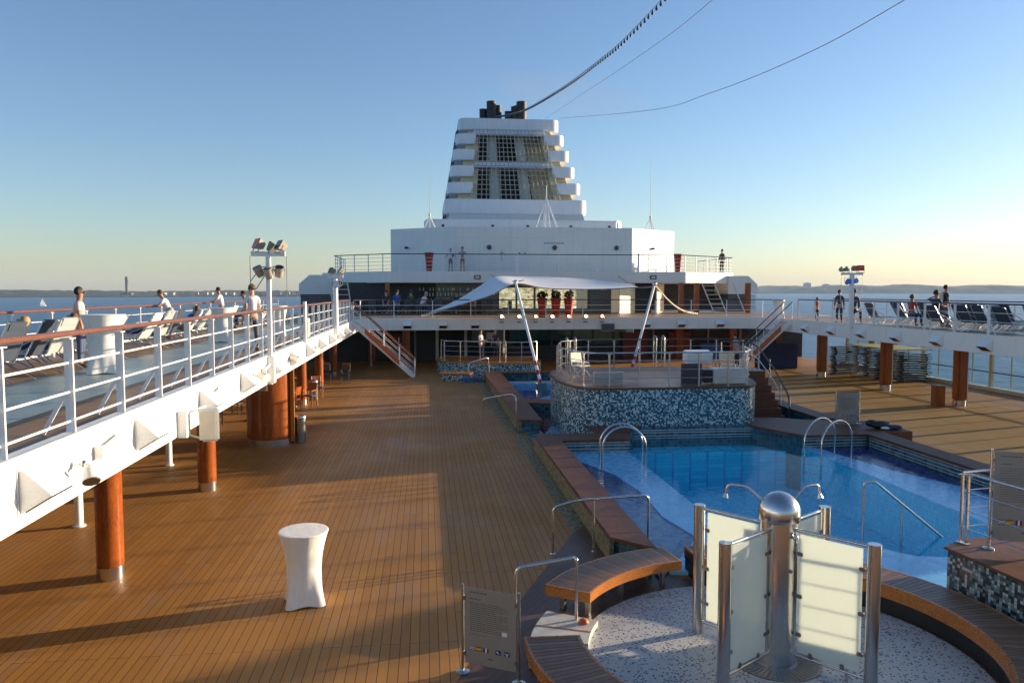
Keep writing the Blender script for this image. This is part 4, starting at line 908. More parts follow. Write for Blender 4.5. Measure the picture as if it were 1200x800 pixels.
def pool_ladder(label, p, q):
    a = thing('pool_ladder', label, 'ladder', p, 0, 'arched steel pool ladders'); d = Vector((q[0]-p[0], q[1]-p[1], 0)); L_ = d.length; d.normalize(); n_ = Vector((-d.y,d.x,0))
    for s_ in (0,.52):
        pts = [Vector((0,0,-.45))+n_*s_]+[n_*s_+d*(L_/2-L_/2*math.cos(R(k*15)))+Vector((0,0,.50+.60*math.sin(R(k*15)))) for k in range(13)]+[n_*s_+d*L_+Vector((0,0,-.3))]
        MB().tube(pts,.026,10).build('arch', M['steel'], a)
    for k in range(2): MB().tube([Vector((0,0,-.08-.24*k)), n_*.52+Vector((0,0,-.08-.24*k))],.02,6).build('rung', M['steel_d'], a)
pool_ladder('arched pool ladder at the left end of the deep pool',(5.88,20.4,wz),(4.7,20.5,wz))
pool_ladder('arched pool ladder at the right far corner of the deep pool',(10.75,19.8,wz),(12.1,20.6,wz))
# ------------------------------------------------------------------ shower
t = thing('shower','steel dome shower column with four frosted glass wings','shower',(S[0],S[1],.014))
MB().cyl((0,0,0),(0,0,1.93),.235,n=40).build('column', M['steel'], t)
MB().lathe([(.245,1.88),(.262,1.9),(.262,1.99)]+[(.262*math.cos(R(a)),1.99+.262*math.sin(R(a))) for a in range(10,90,10)]+[(.01,2.252)],40).build('dome', M['steel'], t)
gt = MB().cyl((0,0,.0),(0,0,.012),.56,n=48)
for k in range(48): an = k*math.pi/24; gt.box((.4*math.cos(an),.4*math.sin(an),.014),(.26,.014,.008),rz=an)
gt.build('drain_grate', M['steel_d'], t)
angs = [127, 214, 309, 34]
for i, an in enumerate(angs):
    c, s_ = math.cos(R(an)), math.sin(R(an)); d = Vector((c,s_,0)); n_ = Vector((-s_,c,0)); Rr = 1.19
    MB().cyl(d*Rr, d*Rr+Vector((0,0,1.83)), .078, n=24).build('post', M['steel'], t)
    MB().cyl(d*Rr+Vector((0,0,1.83)), d*Rr+Vector((0,0,1.84)), .08, n=24).build('post_cap', M['steel'], t)
    MB().tube([d*.22+Vector((0,0,1.80)), d*Rr+Vector((0,0,1.80))],.022,10).build('top_rail', M['steel'], t)
    MB().tube([d*.22+Vector((0,0,.17)), d*Rr+Vector((0,0,.17))],.018,10).build('bottom_rail', M['steel'], t)
    MB().box(d*.67+Vector((0,0,.985)),(.78,.012,1.54),rz=R(an)).build('glass_panel', M['frost'], t, bevel=.003)
    cl = MB()
    for z in (.45,.95,1.5): 
        for r_ in (.29,1.06): cl.box(d*r_+Vector((0,0,z)),(.075,.04,.05),rz=R(an))
    for r_ in (.45,.85): cl.box(d*r_+Vector((0,0,.22)),(.05,.04,.07),rz=R(an))
    cl.build('clamp', M['steel_d'], t, bevel=.008)
    b2 = R(an+43)
    if i in (0, 2, 3): pass
for an in (80-2, 168-10, 348):
    pass
for an, lb_ in ((148,'l'),(17,'r')):
    c, s_ = math.cos(R(an)), math.sin(R(an)); d = Vector((c,s_,0))
    if True:
        MB().tube(smooth_path([d*.2+Vector((0,0,2.1)), d*.42+Vector((0,0,2.28)), d*.66+Vector((0,0,2.28)), d*.68+Vector((0,0,2.14))],.06,5),.017,8).build('shower_arm', M['steel'], t)
        MB().cyl(d*.68+Vector((0,0,2.15)), d*.69+Vector((0,0,2.10)), .02,.04,12).build('shower_head', M['steel'], t)
d = Vector((.10,-.225,0)); tp = MB().ball(d+Vector((0,-.03,1.72)),.035,10).tube([d+Vector((0,0,1.76)),d+Vector((0,-.07,1.75)),d+Vector((0,-.08,1.66))],.016,8).build('tap', M['steel'], t)
MB().ball(Vector((.06,-.235,1.28)),.025,10).build('push_button', M['steel_d'], t)
fa_ = thing('foot_tap','small bent steel foot tap on the speckled floor right of the shower column','tap',(S[0]+.62,S[1]-.62,.014)); MB().tube(smooth_path([(0,0,0),(0,0,.22),(.08,-.04,.22),(.08,-.04,.12)],.05,5),.02,8).build('pipe', M['steel'], fa_)
# ------------------------------------------------------------------ curved benches
def ring_seg(a0, a1, r0, r1, n=24, cx=0, cy=0): return arc(cx,cy,r0,a0,a1,n)+arc(cx,cy,r1,a1,a0,n)
def slat_bench(label, a0, a1, r0=2.6, r1=3.32, solid=False, step=1.55, name='curved_bench'):
    mid = R((a0+a1)/2); a = thing(name, label, 'bench', (S[0],S[1],0)); 
    n = int(abs(a1-a0)/step)
    for k in range(n) if not solid else range(n):
        b0 = a0+(a1-a0)*k/n; b1 = a0+(a1-a0)*(k+1)/n-.14*(1 if a1>a0 else -1)
        MB().prism(ring_seg(b0,b1,r0+.035,r1-.035,1),.42,.452).build('slat', M['slat'][k%4], a)
    MB().prism(ring_seg(a0,a1,r0,r0+.035,24),.30 if not solid else .25,.455).build('inner_edge', M['edge'], a)
    MB().prism(ring_seg(a0,a1,r1-.035,r1,24),.30 if not solid else .25,.455).build('outer_edge', M['edge'], a)
    for e0,e1 in ((a0,a0+.7),(a1-.7,a1)): MB().prism(ring_seg(e0,e1,r0+.035,r1-.035,2),.30,.456).build('end_edge', M['edge'], a)
    if not solid:
        for u in (.12,.5,.88):
            an = a0+(a1-a0)*u
            for r_ in (r0+.15,r1-.15): MB().box((r_*math.cos(R(an)),r_*math.sin(R(an)),.15),(.07,.07,.30),rz=R(an)).build('leg', M['steel_d'], a)
            MB().box(((r0+r1)/2*math.cos(R(an)),(r0+r1)/2*math.sin(R(an)),.36),(.66,.05,.09),rz=R(an)).build('bearer', M['steel_d'], a)
    else:
        MB().prism(ring_seg(a0,a1,r0+.04,r1-.04,30),.0,.415).build('base', M['black'], a)  # black colour stands for the shadow below the seat edge
    return a
M['slat'] = [mat('teak_slat_%d'%k, c, .4, var=.25, scale=5, bump=.15, bscale=40, stretch=(1,1,1)) for k, c in enumerate(((.20,.095,.043),(.16,.075,.036),(.24,.12,.055),(.175,.09,.046)))]
slat_bench('curved slatted bench between the left coping and the shower, edge glowing orange', 99, 147)
slat_bench('curved slatted bench nearest the camera, left of the shower behind the sign', 178, 236)
slat_bench('long low curved wooden seat right of the shower along the pool edge', -52, 92, 2.62, 3.3, True)
st_ = MB().prism(ring_seg(148.5,177,2.45,3.25,16),.012,.10); struct(st_.build('entry_step', M['stone']))
sm = MB()
for k in (.33,.66): an = 148.5+28.5*k; sm.box((2.85*math.cos(R(an)),2.85*math.sin(R(an)),.1025),(.8,.035,.005),rz=R(an))
for o_ in (st_,): pass
entry = [o for o in col.objects if o.name.startswith('entry_step')][0]; entry.location = (S[0],S[1],0)
se = sm.build('entry_step_joint', M['edge']); se.location = (S[0],S[1],0); struct(se)
a = tag(MB().ball((0,0,.09),.08,10,(1.1,.8,1.1)).box((0,0,.02),(.14,.12,.04)).build('door_stop', M['orange']), 'small orange cap at the foot of the rail beside the benches','cap'); a.location = (2.2,10.55,.0)
# ------------------------------------------------------------------ sign boards
def flag(mb_fn, parent, kind, x, z, w_, h, y):
    base = MB().box((x,y,z),(w_,.002,h)); 
    if kind == 'uk':
        q = base.build('flag_british', mat('flag_navy',(.01,.02,.12),.4), parent)
        MB().box((x,y-.002,z),(w_,.002,h*.3)).box((x,y-.002,z),(w_*.2,.002,h)).box((x,y-.0015,z),(w_*1.05,.001,h*.14),ry=R(33)).box((x,y-.0015,z),(w_*1.05,.001,h*.14),ry=R(-33)).build('cross_white', M['screen'], q)
        MB().box((x,y-.004,z),(w_,.002,h*.16)).box((x,y-.004,z),(w_*.1,.002,h)).build('cross_red', M['red'], q)
    elif kind == 'es':
        q = base.build('flag_spanish', M['red'], parent); MB().box((x,y-.002,z),(w_,.002,h*.5)).build('band_yellow', mat('flag_yellow',(.7,.4,.02),.4), q)
    elif kind == 'fr':
        q = base.build('flag_french', M['screen'], parent); MB().box((x-w_/3,y-.002,z),(w_/3,.002,h)).build('band_blue', mat('flag_blue',(.01,.03,.2),.4), q); MB().box((x+w_/3,y-.002,z),(w_/3,.002,h)).build('band_red', M['red'], q)
    else:
        q = base.build('pictogram', mat('picto_blue',(.01,.03,.14),.4), parent)
        if kind == 'p1': MB().box((x-.006,y-.002,z-.004),(w_*.6,.002,h*.14),ry=R(25)).box((x-w_*.12,y-.002,z+h*.12),(w_*.14,.002,h*.4),ry=R(-20)).build('figure', M['screen'], q)
        else: MB().box((x-w_*.15,y-.002,z-.0),(w_*.5,.002,h*.2),ry=R(35)).box((x+w_*.16,y-.002,z+h*.05),(w_*.4,.002,h*.16),ry=R(-40)).box((x,y-.002,z-h*.25),(w_*.3,.002,h*.3)).build('figure', M['screen'], q)
def sign_board(label, loc, rz, w_, z0, z1, ink=True, sticker=True, post=True, rb_=.0):
    a = thing('sign_board', label, 'sign', loc, rz); H_ = z1-z0
    MB().box((0,0,(z0+z1)/2),(w_,.012,H_)).build('panel', M['sign'], a, bevel=.002)
    for s_ in (-1,1):
        if post:
            MB().cyl((s_*(w_/2+.035),0,0),(s_*(w_/2+.035),0,z1+.03),.021,n=14).build('post', M['steel'], a)
            MB().lathe([(.085,0),(.085,.014),(.035,.03),(.022,.032)],20,(s_*(w_/2+.035),0,0)).build('foot_plate', M['steel'], a)
            q = MB()
            for z in (z0+.12,z1-.14): q.box((s_*(w_/2+.012),0,z),(.05,.035,.05))
            q.build('clamp', M['steel_d'], a)
    if ink:
        rr = random.Random(5); y = -.0075
        def line(z, x0, x1, hh=.006):
            x = x0; q = MB()
            while x < x1:
                l = rr.uniform(.012,.05); q.box((x+l/2,y,z),(min(l,x1-x),.0015,hh)); x += l+.008
            q.build('text_line', M['sign_ink'], a)
        line(z0+H_*.945,-w_*.40,-w_*.05,.010); line(z0+H_*.86,-w_*.40,-w_*.2,.010)
        for k in range(15): line(z0+H_*(.81-k*.026), -w_*.40, w_*(.34 if k%4 else rr.uniform(.0,.3)))
        line(z0+H_*.395,-w_*.40,-w_*.08)
        s = H_/1.05
        for kind, fx in (('uk',-.35),('es',-.22),('fr',-.08),('p1',.16),('p2',.33)): flag(None, a, kind, w_*fx, z0+H_*.21, w_*.105, .062*s, -.0085)
        MB().box((.0*w_,-.0075,z0+H_*.1),(.07,.0015,.012),ry=R(8)).build('small_mark', M['sign_ink'], a)
        if sticker: MB().box((w_*.28,-.0085,z0+H_*.46),(.07,.002,.05)).build('sticker', M['screen'], a)
    return a
sign_board('grey pool notice board with flags on two steel posts, nearest the camera by the bench', (.76,9.32,.01), R(-29), .70, .14, 1.12)
sign_board('tall grey notice board with flags on the mosaic block at the right edge', (9.0,10.55,.9), R(-20), .86, .14, 1.52)
sign_board('grey notice board standing beyond the far right pool corner', (13.85,23.9,.46), R(-8), .70, .06, 1.05, sticker=False)
# ------------------------------------------------------------------ mosaic block at right
t = thing('mosaic_block','green mosaic block with wooden top at the right edge of the picture','block',(8.0,10.85,0)); bp_=[(0,0),(.55,.32),(5.4,.1),(5.4,-3.6),(.9,-3.6),(.15,-1.9)]
MB().prism(bp_,0,.86).build('mosaic_wall', M['mosaic2'], t); MB().prism([(-.05,.03),(.54,.38),(5.45,.15),(5.45,-3.65),(.85,-3.65),(.1,-1.9)],.86,.9).build('wooden_top', M['coping'], t, bevel=.008)
railing('block_railing','steel railing on top of the mosaic block at the right edge',[(8.36,10.93,.9),(8.45,10.2,.9),(8.6,9.2,.9),(8.9,8.0,.9)],1.12,3,1.4,M['steel'],M['steel'],M['steel'],hr=(.024,1),post=(.035,.035),bar=.009,z0=.25)
railing('block_railing','short steel railing running back along the pool from the mosaic block',[(8.33,11.02,.9),(8.75,11.1,.9),(9.6,11.1,.9)],1.12,3,1.3,M['steel'],M['steel'],M['steel'],hr=(.02,1),post=(.035,.035),bar=.009,z0=.25)
a = thing('towel_pile','pile of black and blue towels on the far right pool corner','towels',(14.4,22.9,.465))
MB().ball((0,0,.12),.3,14,(1.1,.7,.45)).build('black_towel', M['black'], a); MB().ball((-.25,.08,.16),.2,12,(1,.8,.6)).build('black_towel', M['black'], a); MB().ball((.28,-.2,.07),.28,12,(1.2,.6,.28)).build('blue_towel', M['navy'], a); MB().ball((.1,-.24,.06),.2,12,(1.2,.5,.25)).build('white_towel', M['cloth'], a)
struct(MB().bb(14.15,15.1,22.3,24.4,0,.46).build('pool_corner_block', M['coping']))
# ------------------------------------------------------------------ wedge lamps on the fascias
def wedge(label, loc, rz, grp):
    a = thing('wedge_lamp', label, 'lamp', loc, rz, grp)     # projects along local +X, long axis Y
    q = MB(); Lh, P_, Hh = .26, .33, .23
    q.v = [(0,-Lh,-Hh),(0,Lh,-Hh),(0,Lh,Hh),(0,-Lh,Hh),(P_,-Lh,-.03),(P_,Lh,-.03),(.05,Lh,Hh),(.05,-Lh,Hh)]
    q.f = [(0,1,2,3),(3,2,6,7),(7,6,5,4),(4,5,1,0),(0,3,7,4),(1,5,6,2)]
    q.build('hood', M['white2'], a, bevel=.006); e_ = .012
    q2 = MB(); q2.v = [(.05,-Lh+.03,-Hh+.025-e_),(.05,Lh-.03,-Hh+.025-e_),(P_-.015,Lh-.03,-.045-e_),(P_-.015,-Lh+.03,-.045-e_),(.05,-Lh+.03,-Hh+.05),(.05,Lh-.03,-Hh+.05),(P_-.03,Lh-.03,-.03),(P_-.03,-Lh+.03,-.03)]
    q2.f = [(0,1,2,3),(4,5,6,7),(0,4,5,1),(1,5,6,2),(2,6,7,3),(3,7,4,0)]; q2.build('lens', M['lens'], a)
    MB().bb(-.004,.012,-Lh-.03,Lh+.03,-Hh-.03,Hh+.03).build('back_plate', M['offwhite'], a)
    return a
wl_ = wedge('wedge lamp on the left gallery edge, nearest the camera', (-4.14,8.45,2.80), 0, 'wedge lamps on the left gallery edge')
for k in range(1, 11): copy_tree(wl_, (-4.14, 8.45+3.12*k, 2.80), 0, f'{ORD[k]} wedge lamp on the sunlit left gallery edge')
wl_ = wedge('nearest visible wedge lamp on the shaded right gallery edge', (mir(-4.14),27.4,2.75), math.pi, 'wedge lamps on the right gallery edge')
for k in range(1, 6): copy_tree(wl_, (mir(-4.14), 27.4+2.85*k, 2.75), math.pi, f'{ORD[k]} wedge lamp on the shaded right gallery edge')
wl_ = wedge('first wedge lamp from the left on the aft gallery edge', (-1.2,48.05,2.75), -math.pi/2, 'wedge lamps on the aft gallery edge')
for k, x in enumerate((1.0, 3.0, 14.0, 16.3, 18.9)): copy_tree(wl_, (x, 48.07, 2.75), -math.pi/2, f'{NTH[k+1]} wedge lamp from the left on the aft gallery edge')
# small fittings on the left fascia
a = thing('wall_speaker','cream loudspeaker box on a white bracket on the left gallery edge','speaker',(-4.05,13.6,2.66)); MB().box((.33,-.05,-.08),(.30,.34,.56),rz=R(18)).build('cabinet', M['cream'] if False else M['offwhite'], a, bevel=.03); MB().box((.34,-.232,-.08),(.25,.01,.48),rz=R(18)).build('grille', M['sling_w'], a)
MB().bb(-.09,.06,-.42,-.2,-.25,.2).tube([(0,-.3,.14),(.3,-.08,.24)],.02,6).tube([(0,-.3,-.2),(.3,-.08,-.36)],.02,6).build('bracket', M['white2'], a)
a = thing('spot_lamp','small white swivelling spotlight between the two nearest wedge lamps','spotlight',(-4.12,9.4,2.80)); MB().cyl((.2,-.08,-.02),(.26,-.18,-.14),.07,.10,18).build('can', M['offwhite'], a); MB().cyl((.26,-.18,-.14),(.262,-.184,-.145),.09,n=18).build('lens', M['steel_d'], a); MB().tube([(0,0,.03),(.1,0,.03),(.2,-.06,0)],.022,8).ball((.1,0,.03),.045,8).build('arm', M['steel'], a)
for i, y in enumerate((10.3, 15.4, 20.1)):
    a = thing('wall_fitting', ['white angled handle bracket on the left gallery edge left of the loudspeaker','white angled bracket behind the loudspeaker on the left gallery edge','white angled bracket over the wide drum on the left gallery edge'][i],'bracket',(-4.12,y,2.86)); MB().box((.05,-.3,-.02),(.1,.1,.16)).box((.06,0,.04),(.05,.75,.05),rx=R(8)).build('bar', M['white2'], a, bevel=.008)
for i, y in enumerate((18.9, 23.7, 27.6)):
    a = thing('spot_lamp', f'{ORD[i]} small cream spotlight past the loudspeaker on the left gallery edge','spotlight',(-4.1,y,2.84)); MB().cyl((.1,0,0),(.3,-.16,-.06),.08,.11,14).build('can', M['offwhite'], a); MB().box((.05,0,0),(.1,.1,.1)).build('arm', M['steel'], a)
a = thing('grey_cabinet','grey electrical box fixed to the far left gallery railing','box',(-4.05,26.6,ZG+.05)); MB().box((0,0,.42),(.16,.5,.62)).build('case', M['cream'], a, bevel=.02); MB().cyl((0,-.34,-.1),(0,-.34,1.3),.06,n=10).build('post', M['white2'], a)
# ------------------------------------------------------------------ light masts
def flood(parent, c, rz, rx, m_=None, s=1.0):
    s *= .82
    q = MB(); q.v = [(-.22*s,0,-.16*s),(.22*s,0,-.16*s),(.22*s,0,.16*s),(-.22*s,0,.16*s),(-.13*s,.24*s,-.09*s),(.13*s,.24*s,-.09*s),(.13*s,.24*s,.09*s),(-.13*s,.24*s,.09*s)]
    q.f = [(0,1,2,3),(7,6,5,4),(0,4,5,1),(1,5,6,2),(2,6,7,3),(3,7,4,0)]
    o_ = q.build('flood_lamp', M['lampcase'], parent, bevel=.01); o_.location = c; o_.rotation_euler = (rx,0,rz)
    l_ = MB().box((0,-.008,0),(.40*s,.012,.28*s)).build('lens', m_ or M['lens'], o_); MB().tube([(-.25*s,.08*s,0),(-.25*s,.08*s,-.25*s),(.25*s,.08*s,-.25*s),(.25*s,.08*s,0)],.014,5).build('yoke', M['steel_d'], o_)
def par(parent, c, rz, rx, m_, s=1.0):
    s *= .72
    o_ = MB().cyl((0,0,0),(0,.34*s,0),.15*s,.12*s,18).build('par_lamp', M['lampcase'] if m_ is M['lens'] else M['bluelamp'], parent); o_.location = c; o_.rotation_euler = (rx,0,rz)
    MB().cyl((0,-.012,0),(0,.0,0),.135*s,n=18).build('lens', m_, o_); MB().tube([(-.17*s,.1,0),(-.17*s,.1,.25*s),(.17*s,.1,.25*s),(.17*s,.1,0)],.014,5).build('yoke', M['steel_d'], o_)
a = thing('light_mast','tall white mast with floodlights on a crossbar at the left gallery railing','light mast',(-4.08,20.6,2.45)); MB().box((0,0,1.66),(.11,.15,3.4)).build('pole', M['white2'], a, bevel=.01); MB().box((0,0,3.36),(.86,.1,.12)).build('crossbar', M['white2'], a)
MB().box((.02,0,.35),(.2,.24,.7)).build('base_box', M['white2'], a, bevel=.01)
flood(a,(-.30,0,3.64),R(-60),R(-25),M['redlamp'],1.08); flood(a,(.28,-.1,3.60),R(-62),R(-30),None,1.05); flood(a,(-.02,.15,3.58),R(-80),R(-20),M['redlamp'],1.0)
par(a,(-.30,0,3.02),R(-50),R(-60),M['lens'],1.1); par(a,(.0,-.1,2.98),R(-20),R(-70),M['lens'],1.1); par(a,(.28,0,3.02),R(20),R(-60),M['lens'],1.1)
MB().tube([(-.46,0,3.3),(-.46,0,1.5)],.008,4).tube([(.46,0,3.3),(.46,0,1.5)],.008,4).tube(smooth_path([(-.2,0,3.0),(-.5,0,2.6),(-.35,0,2.4),(-.1,0,2.8)],.2,5),.012,5).build('cable', M['dgrey'], a)
a = thing('light_mast','short white mast with small lamps at the far end of the left gallery','light mast',(-4.05,35.0,2.9)); MB().cyl((0,0,0),(0,0,2.5),.13,.11,16).build('pole', M['white2'], a); MB().box((0,0,2.6),(.7,.14,.14)).build('crossbar', M['white2'], a)
flood(a,(-.2,0,2.88),R(-60),R(-25),None,1.1); flood(a,(.2,0,2.9),R(-70),R(-35),None,1.1); par(a,(.05,-.15,2.25),R(0),R(-10),M['offwhite'],1.5); par(a,(.22,0,2.3),R(40),R(-20),M['lens'],1.2)
a = thing('light_mast','mast with red and blue lamps at the right gallery railing','light mast',(mir(-4.08),37.0,3.0)); MB().box((0,0,1.35),(.18,.18,2.7)).build('pole', M['white2'], a, bevel=.01); MB().box((0,0,2.72),(1.15,.1,.12)).build('crossbar', M['white2'], a); MB().box((0,0,.25),(.3,.3,.5)).build('base_box', M['white2'], a)
flood(a,(-.5,0,2.98),R(50),R(-30),M['lens'],1.0); flood(a,(-.22,0,3.0),R(50),R(-30),M['lens'],1.0); flood(a,(.2,0,3.0),R(15),R(-10),M['redlamp'],1.1); flood(a,(.48,0,3.02),R(5),R(-5),M['redlamp'],1.1)
par(a,(-.24,-.1,2.35),R(-15),R(-15),M['bluelamp'],1.25); par(a,(.2,-.1,2.38),R(15),R(-15),M['bluelamp'],1.25)
MB().tube([(-.56,0,2.7),(-.6,0,1.2)],.008,4).tube([(.56,0,2.7),(.56,0,1.2)],.008,4).build('cable', M['dgrey'], a)
# ------------------------------------------------------------------ stretch-cloth bar tables
def tshape(an, k):
    # k 0 at the floor .. 1 at the top: square with pulled out corners at the floor, round at the top
    c = abs(math.cos(2*(an-math.pi/4)))**.8
    sq = max(0, 1-k*1.7)**1.3; return 1+ sq*(.40*abs(math.sin(2*an))**4 - .06)
def bar_table(label, loc, rz=.3, h=1.1, s=1.0, grp='white stretch-cloth bar tables'):
    a = thing('bar_table', label, 'table', loc, rz, grp)
    pr = []
    for k in range(25):
        u = k/24; r_ = .262 + .115*max(0,(u-.42)/.58)**1.9 + .03*max(0,(.5-u)/.5)**1.3; pr.append((r_*s, .012+u*(h-.03)))
    q = MB(); n=64; N=len(pr)
    for i,(r_,z) in enumerate(pr):
        for k in range(n):
            an = 2*math.pi*k/n; u = i/(N-1); rr = r_*tshape(an, u); zz = z
            if i == 0: zz = .012+ .022*(1-abs(math.sin(2*an))**2)*1.0
            q.v.append((rr*math.cos(an), rr*math.sin(an), zz))
    for i in range(N-1):
        for k in range(n): q.f.append((i*n+k, i*n+(k+1)%n, (i+1)*n+(k+1)%n, (i+1)*n+k))
    q.build('cloth_skirt', M['cloth'], a)
    MB().lathe([(.374*s,h-.03),(.382*s,h-.012),(.374*s,h-.001),(.36*s,h)],48).build('table_top', M['cloth'], a)
    for k in range(4): an = math.pi/4+k*math.pi/2; MB().cyl((.30*s*math.cos(an),.30*s*math.sin(an),0),(.30*s*math.cos(an),.30*s*math.sin(an),.014),.03,n=10).build('foot', M['black'], a)
    return a
tb = bar_table('white stretch-cloth bar table alone on the sunlit teak deck', (-1.93,12.0,0), R(12), 1.15)
bar_table('large white stretch-cloth bar table beside the dark haired person on the left gallery', (-6.65,16.7,ZG), R(20), 1.22, 1.12)
copy_tree(tb, (-6.8,26.6,ZG), .1, 'second white bar table along the left gallery, left of the light mast'); copy_tree(tb, (-5.6,29.8,ZG), .2, 'white bar table beside the man in white behind the tall light mast')
copy_tree(tb, (21.9,46.0,ZG), .2, 'white bar table at the far end of the right gallery by the stair top')
# ------------------------------------------------------------------ sun loungers
def lounger(label, loc, rz, msl, grp, ang=58, towel=False, headrest=True):
    a = thing('sun_lounger', label, 'sun lounger', loc, rz, grp)   # foot towards +Y, back at -Y
    hz = .36; Lb = .82; c, s_ = math.cos(R(ang)), math.sin(R(ang))
    for x in (-.31,.31):
        MB().tube([(x,0,hz),(x,1.25,hz)],.016,6).build('side_tube', M['alu'], a)
        MB().tube([(x,0,hz),(x,-Lb*c,hz+Lb*s_)],.016,6).build('back_tube', M['alu'], a)
        MB().tube([(x,-.42,0),(x,.28,hz)],.014,6).build('leg', M['alu'], a); MB().tube([(x,.75,0),(x,1.1,hz)],.014,6).build('leg', M['alu'], a)
        MB().tube([(x,-.5*Lb*c,hz+.5*Lb*s_),(x*1.02,.15,hz+.2),(x,.45,hz)],.012,6).build('arm_rest', M['alu'], a)
    MB().box((0,.62,hz+.012),(.59,1.2,.012)).build('seat_sling', msl, a)
    MB().box((0,-Lb*c*.5,hz+Lb*s_*.5+.012),(.59,.012,Lb*.97),rx=math.atan2(c,s_)).build('back_sling', msl, a)
    MB().tube([(-.31,-Lb*c,hz+Lb*s_),(.31,-Lb*c,hz+Lb*s_)],.016,6).build('top_tube', M['alu'], a)
    if headrest: MB().box((0,-Lb*c*.93+.01,hz+Lb*s_*.93),(.46,.05,.17),rx=math.atan2(c,s_)).build('head_pad', msl, a)
    if towel: MB().box((0,-Lb*c*.62-.02,hz+Lb*s_*.62),(.5,.035,.5),rx=math.atan2(c,s_)).build('towel', M['cloth'], a)
    return a
LG = 'sun loungers in a row on the left gallery'
spec = [(-8.2,15.4,'d'),(-8.3,16.7,'d'),(-8.25,17.6,'g'),(-8.3,18.6,'d'),(-8.2,19.3,'w'),(-8.2,20.0,'w'),(-8.3,22.9,'w'),(-8.2,24.0,'g'),(-8.3,25.3,'d'),(-8.2,26.7,'w'),(-8.3,28.4,'g'),(-8.2,29.9,'d'),(-8.3,32.2,'w'),(-8.2,34.0,'d'),(-8.3,36.4,'g'),(-8.2,38.2,'w')]
nm = {'d':('dark blue','sling_d'),'g':('grey','sling_g'),'w':('cream','sling_w')}
for k, (x, y, c) in enumerate(spec):
    lounger(f'{nm[c][0]} sun lounger, {ORD[k]} in the row along the left outer railing', (x+.25,y,ZG), R(86+rnd.uniform(-7,7)), M[nm[c][1]], LG, 60+rnd.uniform(-5,6), towel=(k in (6,9)))
RG = 'sun loungers on the right gallery'
rs = [(22.9,28.2,'d',0),(22.8,29.3,'d',0),(22.9,30.4,'d',0),(25.6,28.6,'d',0),(25.7,30.0,'g',0),(25.6,31.3,'d',0),(25.5,33.0,'d',0),(22.6,31.9,'d',0),(22.7,36.9,'d',0),(25.5,35.4,'d',0),(24.4,27.4,'d',200),(24.0,29.9,'g',150),(23.7,31.2,'d',165),(24.2,32.4,'d',175),(23.4,33.4,'d',160),(24.0,34.6,'d',170),(23.6,35.8,'d',160),(24.3,37.0,'d',175),(25.2,38.6,'d',150)]
for k, (x, y, c, an) in enumerate(sorted(rs, key=lambda q: q[1])):
    lounger(f'{nm[c][0]} sun lounger, {(ORD+["nineteenth nearest","twentieth nearest"])[k]} on the right gallery', (x,y,ZG), R(-84+rnd.uniform(-10,10)), M[nm[c][1]], RG, 58+rnd.uniform(-5,6))
# stacked sunbeds under the right gallery
sbm = MB(); sbm.tube([(-.95,-.3,.0),(.95,-.3,0),(.95,.3,0),(-.95,.3,0)],.016,6,closed=True); fr_me = sbm.mesh('frame', M['dgrey']); sl_me = MB().box((0,0,.004),(1.86,.56,.012)).mesh('sling', M['sling_d'])
lg_me = MB().box((0,0,-.045),(.03,.56,.06)).mesh('leg_frame', M['dgrey'])
k_ = 0
for si, (x, y, n, rz) in enumerate(((24.4,42.6,13,.05),(25.6,41.2,13,-.06),(25.5,39.9,12,.04),(25.9,38.5,12,.0))):
    for k in range(n):
        jx, jy, jr = rnd.uniform(-.06,.06), rnd.uniform(-.03,.03), rnd.uniform(-.03,.03)
        a = thing('stacked_sunbed', f'flat dark sunbed in stack {["farthest left","second from left","second from right","nearest right"][si]} under the right gallery, ' + ('top of the stack' if k == n-1 else f'{NTH[k]} from the floor'), 'sunbed', (x+jx, y+jy, .09+k*.125), rz+jr, 'stacked sunbeds under the right gallery')
        mkobj('frame', fr_me, a); mkobj('sling', sl_me, a); mkobj('leg_frame', lg_me, a, (-.7,0,0)); mkobj('leg_frame', lg_me, a, (.7,0,0))
a = thing('cover_board','flat tan board lying across the tops of the sunbed stacks','board',(25.5,40.2,1.73),.04)
MB().box((0,0,.02),(2.2,4.6,.05)).build('board', M['cream'], a)
a = thing('agave_plant','spiky green plant on top of the sunbed stacks','plant',(26.3,42.9,1.78)); q = MB()
for k in range(22):
    an = k*2.4; l = rnd.uniform(.35,.6); d = Vector((math.cos(an),math.sin(an),0)); q.tube([Vector((0,0,0)), d*l*.5+Vector((0,0,l*.6)), d*l+Vector((0,0,l*.75))],.045,5,.006,flat=.35)
q.build('leaves', M['leaf'], a); MB().lathe([(.16,-.05),(.2,.06),(.17,.08)],14).build('pot', M['grey'], a)
a = thing('dark_store','tall covered dark blue cabinet under the far right gallery','cabinet',(21.8,46.0,0)); MB().box((0,0,.8),(2.4,1.0,1.6)).build('cover', M['navy'], a, bevel=.06); MB().box((-.6,-.02,1.72),(.9,.8,.2)).build('top_bulge', M['navy'], a, bevel=.06)
a = thing('waste_bin','dark steel bin beside the near right pillar','bin',(21.55,30.2,0)); MB().box((0,0,.42),(.4,.4,.84)).build('body', M['pillar'], a, bevel=.02); MB().box((0,0,.86),(.42,.42,.04)).build('lid', M['steel_d'], a)
